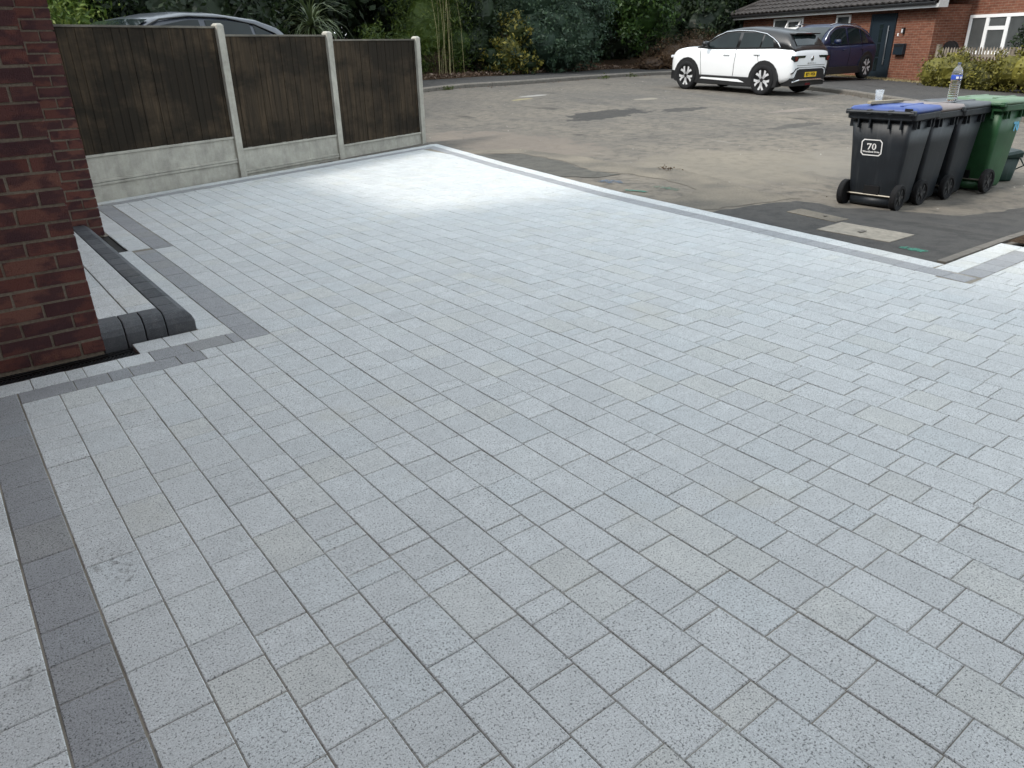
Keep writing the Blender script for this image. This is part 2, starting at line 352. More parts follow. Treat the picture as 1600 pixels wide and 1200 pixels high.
M['spgreen'] = paint('green ground paint', (.045, .22, .16), .60); M['spfaint'] = paint('faint green ground paint', (.06, .19, .13), .47); M['spblue'] = paint('blue ground paint', (.04, .12, .24), .50)

def leafmat(name, stops, rough=.55, trans=.25):
    k = NT(name); r = k.island(); cc = k.ramp(r, stops)
    f = k.noise(k.pos(), 1.6, 3); cc = k.mix(k.ramp(f, [(.35, .35), (.6, 0)]), cc, tuple(x*.55 for x in stops[0][1]))
    k.fin(cc, rough, spec=.35)
    tr = k.n('BsdfTranslucent', i_Color=cc); mx = k.n('MixShader', i_0=trans, i_1=k.b.outputs[0], i_2=tr.outputs[0])
    k.t.links.new(mx.outputs[0], k.out.inputs[0]); return k.m
L = {}
L['darkgreen'] = leafmat('dark leaf', [(0, (.008, .016, .007)), (.5, (.016, .030, .011)), (1, (.036, .060, .019))])
L['blue'] = leafmat('blue green leaf', [(0, (.024, .046, .029)), (.6, (.044, .078, .047)), (1, (.070, .115, .058))])
L['laurel'] = leafmat('laurel leaf', [(0, (.015, .036, .009)), (.6, (.036, .080, .015)), (1, (.078, .135, .026))], .5)
L['bamboo'] = leafmat('bamboo leaf', [(0, (.024, .048, .007)), (.5, (.052, .088, .011)), (1, (.105, .135, .020))])
L['varieg'] = leafmat('variegated leaf', [(0, (.014, .028, .010)), (.5, (.035, .055, .014)), (.62, (.16, .145, .025)), (1, (.32, .27, .055))])
L['golden'] = leafmat('golden conifer', [(0, (.040, .075, .012)), (.6, (.10, .16, .022)), (1, (.20, .24, .05))])
L['hedge'] = leafmat('golden hedge leaf', [(0, (.055, .056, .012)), (.5, (.14, .130, .022)), (1, (.28, .25, .05))])
L['brown'] = leafmat('dead bracken', [(0, (.045, .025, .014)), (.6, (.10, .058, .030)), (1, (.17, .11, .06))])
L['litter'] = leafmat('leaf litter', [(0, (.06, .035, .022)), (.6, (.16, .10, .07)), (1, (.34, .26, .20))])
L['straw'] = leafmat('dry grass', [(0, (.20, .15, .07)), (.6, (.36, .29, .15)), (1, (.50, .43, .25))])
L['strap'] = leafmat('strap leaf', [(0, (.030, .050, .018)), (.6, (.075, .10, .040)), (1, (.17, .19, .10))], .4)
L['purple'] = leafmat('purple leaf', [(0, (.035, .014, .016)), (.6, (.09, .035, .035)), (1, (.17, .08, .07))])
L['moss'] = leafmat('weed', [(0, (.04, .06, .012)), (1, (.10, .12, .03))])
M['bark'] = plain('bark', (.055, .042, .030), .9, var=.4, scale=12); M['cane'] = plain('bamboo cane', (.26, .23, .11), .5, var=.3)

# ------------------------------------------------------------------ setting: ground, road, kerb, footway
def sheet(name, x0, x1, y0, y1, step, dz, mat):
    nx, ny = int((x1-x0)/step)+1, int((y1-y0)/step)+1
    b = MB(); vs = [(x0+i*step, y0+j*step, zt(x0+i*step, y0+j*step)+dz) for j in range(ny) for i in range(nx)]
    b.add(vs, [(j*nx+i, j*nx+i+1, (j+1)*nx+i+1, (j+1)*nx+i) for j in range(ny-1) for i in range(nx-1)])
    o = b.build(name, mat, smooth=True); o['kind'] = 'structure'; return o
sheet('ground', -200, 250, -200, 250, 2.5, -.10, M['earth'])
sheet('road', 4.6, 27.1, -22, 22.5, .5, -.012, M['road'])
def poly_sheet(name, pts, dz, mat, kind='structure', sub=3):
    bm = bmesh.new(); bm.faces.new([bm.verts.new((p[0], p[1], 0)) for p in pts])
    bmesh.ops.triangulate(bm, faces=bm.faces)
    for _ in range(sub): bmesh.ops.subdivide_edges(bm, edges=[e for e in bm.edges if e.calc_length() > .4], cuts=1); bmesh.ops.triangulate(bm, faces=bm.faces)
    for v in bm.verts: v.co.z = zt(v.co.x, v.co.y)+dz
    bmesh.ops.recalc_face_normals(bm, faces=bm.faces)
    for f in bm.faces:
        if f.normal.z < 0: f.normal_flip()
    me = bpy.data.meshes.new(name); bm.to_mesh(me); bm.free(); me.materials.append(mat)
    o = link(name, me)
    if kind: o['kind'] = kind
    return o
def ragged(pts, amp, seed, step=.12):
    r = random.Random(seed); out = []
    for i in range(len(pts)):
        a, b = Vector(pts[i]), Vector(pts[(i+1) % len(pts)]); n = max(1, int((b-a).length/step)); nn = Vector((-(b-a).y, (b-a).x)).normalized()
        for j in range(n): q = a.lerp(b, j/n)+nn*r.uniform(-amp, amp); out.append((q.x, q.y))
    return out
poly_sheet('tarmac_patch', ragged([(6.38, 4.55), (6.78, 4.5), (7.18, 4.41), (7.20, 4.19), (7.14, 3.97), (7.35, 3.75), (7.62, 3.3), (7.75, 3.0), (9.2, 2.75), (9.4, 2.42), (5.75, 2.30), (5.5, 3.2), (5.6, 4.6)], .03, 3), -.006, M['patch'])
poly_sheet('worn_tarmac_strip', ragged([(6.6, 9.75), (7.05, 9.5), (7.26, 9.27), (7.23, 8.42), (6.89, 7.24), (7.0, 6.84), (6.55, 6.85), (6.2, 7.5), (6.4, 9.0)], .03, 4), -.006, M['olive'])
poly_sheet('sand_spill', ragged([(6.75, 10.2), (7.1, 10.1), (7.60, 9.7), (7.72, 8.39), (7.56, 7.09), (7.85, 6.64), (7.66, 5.9), (7.4, 5.13), (7.33, 4.47), (7.22, 4.52), (6.78, 4.56), (6.38, 4.62), (5.9, 4.7), (5.95, 5.4), (6.35, 5.3), (6.9, 5.5), (7.1, 6.2), (7.1, 6.74), (6.93, 7.24), (7.27, 8.42), (7.30, 9.3), (7.05, 9.6), (6.6, 9.9)], .035, 5), -.008, M['drysand'])
def catmull(pts, per=10):
    P = [Vector(p) for p in pts]; P = [2*P[0]-P[1]]+P+[2*P[-1]-P[-2]]; out = []
    for i in range(1, len(P)-2):
        for j in range(per):
            t = j/per; a, b, c, d = P[i-1], P[i], P[i+1], P[i+2]
            out.append(.5*((2*b)+(c-a)*t+(2*a-5*b+4*c-d)*t*t+(-a+3*b-3*c+d)*t**3))
    return out+[P[-2]]
class Path:
    def __init__(s, pts):
        s.p = [Vector(p) for p in pts]; s.l = [0]
        for a, b in zip(s.p, s.p[1:]): s.l.append(s.l[-1]+(b-a).length)
    def at(s, t, off=0):
        t = max(0, min(s.l[-1], t)); i = 0
        while i < len(s.l)-2 and s.l[i+1] < t: i += 1
        d = s.p[i+1]-s.p[i]; u = (t-s.l[i])/max(1e-9, s.l[i+1]-s.l[i]); q = s.p[i]+d*u; d.normalize()
        # smooth normals
        if u > .5 and i < len(s.p)-2: d2 = (s.p[i+2]-s.p[i+1]).normalized(); d = d.lerp(d2, u-.5).normalized()
        elif u < .5 and i > 0: d2 = (s.p[i]-s.p[i-1]).normalized(); d = d.lerp(d2, .5-u).normalized()
        return q+Vector((-d.y, d.x))*off
KP = Path(catmull([(2, 20.4), (8, 19.7), (11.8, 19.05), (14.6, 18.85), (18.7, 19.6), (22.3, 20.4), (24.2, 20.2), (24.5, 19.0), (23.3, 17.0), (21.3, 14.2), (20.0, 11.3), (19.1, 9.9), (16.65, 5.8), (14.5, 2), (11, -5), (8, -12)], 8))
kerb_root = empty('kerb', (0, 0, 0)); kerb_root['kind'] = 'structure'
t = 0.0; kl = .915
while t+kl < KP.l[-1]:
    ring = []
    for tt in (t+.006, t+kl-.006):
        a, b = KP.at(tt, 0), KP.at(tt, .125); za, zb = zt(a.x, a.y), zt(b.x, b.y); c = a.lerp(b, .22)
        ring.append([(a.x, a.y, za-.1), (a.x, a.y, za+.075), (c.x, c.y, za+.105), (b.x, b.y, zb+.108), (b.x, b.y, zb-.1)])
    MB().loft(ring).build('kerb_stone', M['kerb'], kerb_root, fix=True); t += kl
b = MB(); n = int(KP.l[-1]/.45); W = [.127, .6, 1.1, 1.6, 2.1]; vs = []
for i in range(n+1):
    for w in W:
        q = KP.at(KP.l[-1]*i/n, w); vs.append((q.x, q.y, zt(q.x, q.y)+.10+.01*math.sin(i*.7+w*3)))
b.add(vs, [(i*5+j, (i+1)*5+j, (i+1)*5+j+1, i*5+j+1) for i in range(n) for j in range(4)]); b.build('footway', M['foot'], smooth=True, fix=True)['kind'] = 'structure'
b = MB(); W = [2.09, 2.5, 3.2, 4.2, 5.5, 7.5]; vs = []; n = 60
for i in range(n+1):
    tt = .5+22.3*i/n
    for j, w in enumerate(W):
        q = KP.at(tt, w); vs.append((q.x, q.y, zt(q.x, q.y)+.095+.06*j+rng.uniform(-.02, .03)*(j > 0)+.09*max(0, w-3)))
b.add(vs, [(i*6+j, (i+1)*6+j, (i+1)*6+j+1, i*6+j+1) for i in range(n) for j in range(5)]); b.build('planting_bed', M['soil'], smooth=True, fix=True)['kind'] = 'structure'
# raised drive next door (behind the fence)
MB().bx(-9, 6.2, 10.95+.75, 19.5, -.1, .36).build('neighbour_drive', M['foot'])['kind'] = 'structure'

# ------------------------------------------------------------------ driveway and its pavers
def gfront(y):
    P = [(-3, 5.2), (2.26, 5.705), (3.87, 5.875), (5.94, 6.07), (8.44, 6.48), (11.35, 7.06)]
    for (y0, x0), (y1, x1) in zip(P, P[1:]):
        if y <= y1: return x0+(x1-x0)*(y-y0)/(y1-y0)
    return P[-1][1]
def ffence(x): return 9.42+.335*(x-1.41)
FS = .335/math.hypot(1, .335); FCs = 1/math.hypot(1, .335)
drive = MB().prism([(-.27, -2.5), (6.66, -2.5), (6.66, 2.25), (5.71, 2.25), (6.07, 5.9), (6.48, 8.4), (7.05, 11.29), (1.35, 9.40), (1.02, 9.28), (1.02, 4.5), (.66, 4.26), (-.27, 4.26)], -.06, -.0038).build('driveway', M['sand'])
drive['kind'] = 'structure'
GAP = .0013
pieces = []   # (polygon, kind, size)
def clip(poly, nx, ny, c):      # keep nx*x+ny*y <= c
    out = []
    for i in range(len(poly)):
        a, b = poly[i], poly[(i+1) % len(poly)]; da, db = nx*a[0]+ny*a[1]-c, nx*b[0]+ny*b[1]-c
        if da <= 0: out.append(a)
        if da*db < 0: u = da/(da-db); out.append((a[0]+(b[0]-a[0])*u, a[1]+(b[1]-a[1])*u))
    return out
def area(p): return abs(sum(p[i][0]*p[(i+1) % len(p)][1]-p[(i+1) % len(p)][0]*p[i][1] for i in range(len(p))))/2
r = random.Random(21)
NC = 40
for kx in range(0, NC):
    x0 = .06+kx*.16; x1 = x0+.16; xc = (x0+x1)/2; y = -1.9+r.uniform(0, .2)
    prev = 0
    while y < 11.6:
        l = r.choice([.24, .24, .24, .16, .16, .16, .08]) if prev != .08 else r.choice([.24, .16]); prev = l
        y0, y1 = y, y+l; y = y1; poly = [(x0, y0), (x1, y0), (x1, y1), (x0, y1)]
        # left limit: below the dark row, right of the dark strip
        if x1 < .63: top = 3.94
        elif x1 < 1.345: top = 3.94
        elif x1 < 1.505: top = 6.72
        else: top = 99
        if y0 >= top: break
        if y1 > top: poly = clip(poly, 0, 1, top)
        ym = (y0+y1)/2
        lim = gfront(ym)-.325
        if ym < 1.93: lim = 6.335
        if y0 < 1.93 < y1 and x1 > gfront(2)-.325: poly = clip(poly, 0, 1, 1.93); lim = 6.335
        if x1 > lim:
            if ym < 1.93: poly = clip(poly, 1, 0, lim)
            else:
                s = (gfront(y1)-gfront(y0))/(y1-y0); poly = clip(poly, 1, -s, gfront(y0)-.325-s*y0)
        if ym > 8: poly = clip(poly, -FS, FCs, (9.42-.335*1.41)*FCs-.325)
        if len(poly) >= 3 and area(poly) > .0012: pieces.append((poly, 'paver', (l if len(poly) == 4 and abs(area(poly)-.16*l) < 1e-5 else 0), (x0, y0)))
def strip(path, o0, o1, kind, t0=0, t1=None, lens=(.24, .16, .2, .16)):
    t1 = path.l[-1] if t1 is None else t1; t = t0
    while t < t1-.03:
        l = r.choice(lens)
        if t1-t-l < .08: l = t1-t
        q = [path.at(t, o0), path.at(t+l, o0), path.at(t+l, o1), path.at(t, o1)]; pieces.append(([(v.x, v.y) for v in q], kind, 0, None)); t += l
pf = Path([(gfront(y), y) for y in np.arange(2.26, 11.3, .4)]+[(gfront(11.27), 11.27)])     # heading +y; +off = -x (inwards)
strip(pf, 0, .16, 'edging_paver'); pfd = Path([(gfront(y), y) for y in np.arange(1.936, 11.1, .4)]+[(gfront(11.05), 11.05)]); strip(pfd, .162, .322, 'border_paver')
pe = Path([(7.02-.17, ffence(6.85)), (1.17, ffence(1.17))])                                     # heading -x; +off = -y (inwards)
strip(pe, 0, .16, 'edging_paver', 0.0); strip(pe, .162, .322, 'border_paver', .2, pe.l[-1]-.2)
pr = Path([(5.547, 2.255), (6.66, 2.255)]); strip(pr, 0, -.16, 'edging_paver'); strip(pr, -.162, -.322, 'border_paver', 0, 1.113-.162)
pr = Path([(6.66, 2.095), (6.66, -2.2)]); strip(pr, 0, -.16, 'edging_paver'); strip(pr, -.162, -.322, 'border_paver', .162)
pl = Path([(.06, 3.94+.145), (.06, -2.2)]); strip(pl, -.003, -.16, 'border_paver'); strip(pl, -.163, -.32, 'edging_paver', 0)
def rect(x0, x1, y0, y1, kind): pieces.append(([(x0, y0), (x1, y0), (x1, y1), (x0, y1)], kind, 0, None))
for xa, xb in ((.06, .30), (.30, .46), (.46, .56), (.56, .80), (.80, .93)): rect(xa, xb, 3.942, 4.088, 'border_paver')
for xa, xb in ((.93, 1.02), (1.02, 1.18), (1.18, 1.34)): rect(xa, xb, 3.942, 4.088, 'edging_paver' if xb < 1.2 else 'edging_paver')
for xa, xb in ((.54, .70), (.70, .90), (.90, 1.12), (1.12, 1.18)): rect(xa, xb, 4.09, 4.25, 'border_paver' if xa > .6 else 'edging_paver')
rect(1.18, 1.34, 4.09, 4.35, 'border_paver')
for xa, xb in ((-.26, -.11), (-.11, .13), (.13, .29), (.29, .37), (.37, .54)): rect(xa, xb, 4.09, 4.25, 'edging_paver')
for xa, xb in ((.66, .82), (.82, .98), (.98, 1.18)): rect(xa, xb, 4.253, 4.437, 'edging_paver')
y = 4.35
while y < 6.68: l = min(r.choice((.24, .2, .16)), 6.72-y); rect(1.18, 1.34, y, y+l, 'border_paver'); y += l
y = 6.72
while y < 9.0: l = r.choice((.24, .2, .16)); rect(1.335, 1.495, y, y+l, 'border_paver'); y += l
y = 4.44
while y < 6.76: l = min(r.choice((.24, .2, .16)), 6.79-y); rect(1.028, 1.178, y, y+l, 'edging_paver'); y += l
y = 6.79
while y < 9.2: l = r.choice((.24, .2, .16)); rect(1.155, 1.332, y, y+l, 'edging_paver'); y += l
def px(p, z=0):
    d = Vector((p[0], p[1], z))-Vector((0, 0, CAM_H)); w = d.dot(_f)
    return (800+CAM_F*d.dot(_r)/w, 600-CAM_F*d.dot(_u)/w) if w > .05 else None
def pxarea(poly):
    q = [px(p) for p in poly]
    if any(v is None for v in q): return 0
    q = [(min(1600, max(0, v[0])), min(1200, max(0, v[1]))) for v in q]
    return area(q)
fld = sorted([p for p in pieces if p[1] == 'paver'], key=lambda p: -pxarea(p[0]))
shared = {}
TH = .05
def piece_obj(poly, kind, mat, size=0):
    cx, cy = sum(p[0] for p in poly)/len(poly), sum(p[1] for p in poly)/len(poly)
    if size and (kind, size) in shared: me = shared[(kind, size)]
    else:
        b = MB().prism(inset_ccw([(p[0]-cx, p[1]-cy) for p in poly], GAP), -TH, 0, ch=.0028)
        me = bpy.data.meshes.new(kind); me.from_pydata(b.v, [], b.f); me.materials.append(mat)
        if size: shared[(kind, size)] = me
    o = link(kind, me, drive); o.location = (cx, cy, r.uniform(-.0012, .0012)); o.rotation_euler = (r.gauss(0, .0022), r.gauss(0, .0022), r.gauss(0, .003))
def inset_ccw(poly, d):
    if sum(poly[i][0]*poly[(i+1) % len(poly)][1]-poly[(i+1) % len(poly)][0]*poly[i][1] for i in range(len(poly))) < 0: poly = poly[::-1]
    return inset(poly, d)
for p in fld[:300]: piece_obj(p[0], 'paver', M['paver'], p[2])
b = MB()
for p in fld[300:]:
    z = r.uniform(-.0013, .0013); a = len(b.v)
    b.prism(inset_ccw(p[0], GAP), -TH, z, ch=.0028)
o = b.build('paver_field', M['paver_mass'], drive); o['kind'] = 'stuff'
for p in pieces:
    if p[1] != 'paver': piece_obj(p[0], p[1], M['paver_dark'] if p[1] == 'border_paver' else M['paver'])

# soil bed and timber edging at the right of the drive
poly_sheet('flower_bed', [(6.67, 2.22), (12, 2.22), (12, -8), (6.67, -8)], .03, M['soil'])
e = MB()
for i in range(8):
    xa, xb = 5.73+i*.62, 5.73+i*.62+.61
    MB().add([(xa, 2.262, -.05), (xb, 2.262, -.05), (xb, 2.325, -.05), (xa, 2.325, -.05), (xa, 2.262, zt(xa, 2.3)+.012), (xb, 2.262, zt(xb, 2.3)+.012), (xb, 2.325, zt(xb, 2.3)+.012), (xa, 2.325, zt(xa, 2.3)+.012)],
             [(0, 3, 2, 1), (4, 5, 6, 7), (0, 1, 5, 4), (1, 2, 6, 5), (2, 3, 7, 6), (3, 0, 4, 7)]).build('edging_kerb' if i == 0 else 'edging_stone', M['kerb'], None if i == 0 else e)
    if i == 0: e = [o for o in col.objects if o.name == 'edging_kerb'][0]; e['kind'] = 'structure'

exec_parts = []
# ------------------------------------------------------------------ house beside the drive
house = tag(empty('brick_house', (-.2, 5.5, 0)), 'dark red brick house corner at the left edge of the drive', 'house')
HO = Vector((-.2, 5.5, 0))
def hb(name, x0, x1, y0, y1, z0, z1, mats, faces='xy'):
    b = MB(); b.bx(x0-HO.x, x1-HO.x, y0-HO.y, y1-HO.y, z0, z1)
    b.m = [0, 0, 0, 0, 1, 1]
    return b.build(name, mats, house)
WM = [M['nbx'], M['nby']]
hb('wall', -.46, 7.5, -14, -3.2, -.1, 5.6, WM)                      # unseen wing behind the camera, added to block sky light on the near paving
hb('wall', -9, -.46, -14, 4.38, -.1, 6.4, WM)                       # main block left of the camera
hb('wall', -9.01, .508, 4.383, 5.0, -.1, 2.42, [M['mortar'], M['nby']])     # pier, bricks in front
hb('wall', -9.02, .35, 5.0, 7.53, -.1, 2.42, WM)                      # recessed porch wall
hb('wall', -9.0, 1.10, 4.39, 7.10, 2.42, 5.4, WM)                     # upper storey
hb('wall', -6, 1.108, 7.505, 11.0, -.1, 2.42, [M['mortar'], M['nby']])
rf = MB(); rf.prism([(-9.3-HO.x, 4.1-HO.y), (1.42-HO.x, 4.1-HO.y), (1.42-HO.x, 7.22-HO.y), (-9.3-HO.x, 7.22-HO.y)], 5.4, 5.55); rf.build('roof', M['rooft'], house)
rf = MB().add([(-9.3-HO.x, -14.3-HO.y, 6.4), (-.2-HO.x, -14.3-HO.y, 6.4), (-.2-HO.x, 4.08-HO.y, 6.4), (-9.3-HO.x, 4.08-HO.y, 6.4), (-4.7-HO.x, -14.3-HO.y, 8.3), (-4.7-HO.x, 4.08-HO.y, 8.3)],
              [(0, 3, 2, 1), (1, 2, 5, 4), (3, 0, 4, 5), (0, 1, 4), (2, 3, 5)]); rf.build('roof', M['rooft'], house)
rf = MB().add([(-6-HO.x, 7.14-HO.y, 4.2), (1.40-HO.x, 7.14-HO.y, 2.38), (1.40-HO.x, 11.2-HO.y, 2.38), (-6-HO.x, 11.2-HO.y, 4.2), (-6-HO.x, 7.14-HO.y, 4.32), (1.40-HO.x, 7.14-HO.y, 2.50), (1.40-HO.x, 11.2-HO.y, 2.50), (-6-HO.x, 11.2-HO.y, 4.32)],
              [(0, 3, 2, 1), (4, 5, 6, 7), (0, 1, 5, 4), (1, 2, 6, 5), (2, 3, 7, 6), (3, 0, 4, 7)]); rf.build('roof', M['rooft'], house)
rb = random.Random(5); bmesh_cache = {}
def brick_wall(xl, xr, yf, gauge, z0, n, half_first):
    for c in range(n):
        z = z0+c*gauge; x = xr; first = (c % 2 == half_first); i = 0
        while x > xl:
            l = (.108 if (first and i == 0) else .225); i += 1
            xa = max(xl, x-l); key = (round(x-xa, 3), gauge, rb.randrange(4))
            if key not in bmesh_cache:
                hx, hz = (x-xa)/2, (gauge-.012)/2; j = lambda: rb.uniform(-.0022, .0022)
                b = MB(); fr = [(-hx+j(), -.012+j(), -hz+j()), (hx+j()*.5, -.012+j(), -hz+j()), (hx+j()*.5, -.012+j(), hz+j()), (-hx+j(), -.012+j(), hz+j())]
                m = [(p[0]*1.0, .0, p[2]*1.0) for p in fr]; fr = [(p[0]*.985, p[1], p[2]*.95) for p in fr]; bk = [(p[0], .06, p[2]) for p in m]
                b.add(fr+m+bk, [(0, 1, 2, 3)]+[(k2+(i2+1) % 4, k2+i2, k2+4+i2, k2+4+(i2+1) % 4) for k2 in (0, 4) for i2 in range(4)])
                me = bpy.data.meshes.new('brick'); me.from_pydata(b.v, [], b.f); me.materials.append(M['brick']); bmesh_cache[key] = me
            o = link('brick', bmesh_cache[key], house); o.location = ((xa+x)/2-HO.x, yf-HO.y+rb.uniform(-.002, .002), z+gauge/2); o.rotation_euler = (rb.gauss(0, .004), rb.gauss(0, .004), rb.gauss(0, .006))
            x = xa-.011
brick_wall(-.15, .517, 4.390, .0805, .012, 27, 0)
brick_wall(.52, 1.12, 7.512, .0835, .012, 26, 1)

# porch step: charcoal bullnose kerb blocks around pale pavers
step = tag(empty('porch_step', (.75, 5.6, 0)), 'low porch step with charcoal bullnose edging and pale pavers', 'step')
SO = Vector((.75, 5.6, 0))
prof = [(0, -.05), (0, .06), (.012, .092), (.035, .118), (.062, .13), (.16, .13), (.16, -.05)]    # (inward, z)
def sec(p, inw): return [(p[0]+inw[0]*a-SO.x, p[1]+inw[1]*a-SO.y, z) for a, z in prof]
def blk(s): MB().loft(s).build('kerb_block', M['charcoal'], step, fix=True, bevel=.005)
for xa, xb in ((.52, .64), (.645, .745), (.75, .86)): blk([sec((xa, 4.452), (0, 1)), sec((xb, 4.452), (0, 1))])
blk([sec((.865, 4.452), (0, 1)), sec((1.025, 4.452), (-1, 1)), sec((1.025, 4.64), (-1, 0))])
y = 4.642
while y < 7.45: blk([sec((1.025, y), (-1, 0)), sec((1.025, min(7.5, y+.195)), (-1, 0))]); y += .2
MB().bx(.36-SO.x, .87-SO.x, 4.6-SO.y, 7.5-SO.y, -.05, .118).build('bed', M['sand'], step)
for xa, xb, yo in ((.545, .703, 0.0), (.704, .863, .11), (.385, .544, .05)):
    y = 4.613
    ys = [y]
    while y < 7.45: y += .24 if y > 4.62 else .24-yo; ys.append(min(y, 7.5))
    for a, c in zip(ys, ys[1:]):
        MB().prism(inset([(xa-SO.x, a-SO.y), (xb-SO.x, a-SO.y), (xb-SO.x, c-SO.y), (xa-SO.x, c-SO.y)], .003), .07, .129, ch=.003).build('paver', M['paver'], step)

# drains
dr = tag(empty('channel_drain', (.08, 4.33, 0)), 'black slotted channel drain along the foot of the near brick pier', 'drain')
MB().bx(-.6, .57, -.072, .058, -.09, -.022).build('trough', M['drain'], dr)
for yy in (-.070, .054): MB().bx(-.6, .57, yy-.004, yy+.006, -.03, -.003).build('rim', M['drain'], dr)
b = MB()
for i in range(62):
    x = -.595+i*.0187
    for sgn in (-1, 1): b.box((x, sgn*.03-.006, -.009), (.007, .062, .008), rz=sgn*.5)
o = b.build('grating', M['drain'], dr); o['kind'] = 'stuff'
dr = tag(empty('slot_drain', (1.11, 7.15, 0)), 'open black drain slot beside the end of the porch step', 'drain')
MB().bx(-.042, .042, -.35, .36, -.10, -.002).build('trough', M['drain'], dr)
for xx in (-.038, .036): MB().bx(xx-.004, xx+.004, -.35, .36, -.05, .006).build('rim', M['drain'], dr)
for i in range(2): MB().bx(-.034, .032, -.35+i*.705, -.343+i*.705, -.055, .002).build('end_plate', M['drain'], dr)

# ------------------------------------------------------------------ garden fence
FP = Vector((3.286, 10.154, 0)); FD = Vector((.931, .365, 0)).normalized(); frz = math.atan2(FD.y, FD.x)
fence = tag(empty('garden_fence', FP, frz), 'dark closeboard panel fence with grey concrete posts and gravel boards', 'fence')
posts = [(-2.17, 1.86), (0, 1.82), (1.88, 1.74), (3.93, 1.675)]
for s, h in posts:
    b = MB(); w = .105; ring = [[(s-w/2, -w/2, z), (s+w/2, -w/2, z), (s+w/2, w/2, z), (s-w/2, w/2, z)] for z in (-.3, h-.022)]
    ring.append([(s-w*.3, -w*.3, h), (s+w*.3, -w*.3, h), (s+w*.3, w*.3, h), (s-w*.3, w*.3, h)])
    b.loft(ring).build('fence_post', M['conc'], fence, fix=True, bevel=.006)
rf_ = random.Random(11)
for (sa, _), (sb, _), top, bot in ((posts[0], posts[1], 1.775, .505), (posts[1], posts[2], 1.685, .345), (posts[2], posts[3], 1.625, .185)):
    xa, xb = sa+.05, sb-.05
    MB().bx(xa, xb, -.022, .030, top-.012, top+.010).build('capping_rail', M['cap'], fence, bevel=.002)
    for zz in (bot+.25, top-.3): MB().bx(xa, xb, .016, .05, zz, zz+.06).build('back_rail', M['board'], fence)
    x = xa
    while x < xb-.02:
        w = rf_.choice((.100, .105, .095)); w = min(w, xb-x)
        t0 = rf_.uniform(-.003, .003); o_ = .012 if rf_.random() < .5 else .0
        b = MB(); ya = -.0105+t0*.6; yb = -.0065+t0*.6
        dz0 = rf_.uniform(-.006, .004)
        b.add([(x, ya, bot+dz0), (x+w+.012, yb, bot+dz0), (x+w+.012, .012, bot+dz0), (x, .012, bot+dz0), (x, ya, top-.013), (x+w+.012, yb, top-.013), (x+w+.012, .012, top-.013), (x, .012, top-.013)],
              [(0, 3, 2, 1), (4, 5, 6, 7), (0, 1, 5, 4), (1, 2, 6, 5), (2, 3, 7, 6), (3, 0, 4, 7)]); b.build('board', M['board'], fence); x += w
    z = bot
    while z > 0:
        z0 = z-.30
        MB().bx(xa, xb, -.018, .022, z0+.028, z-.028).build('gravel_board', M['conc'], fence)
        gb = [o for o in fence.children if o.name.startswith('gravel_board')][-1]
        for za, zb in ((z0+.002, z0+.028), (z-.028, z-.002)): MB().bx(xa, xb, -.034, .030, za, zb).build('lip', M['conc'], gb, bevel=.004)
        z = z0

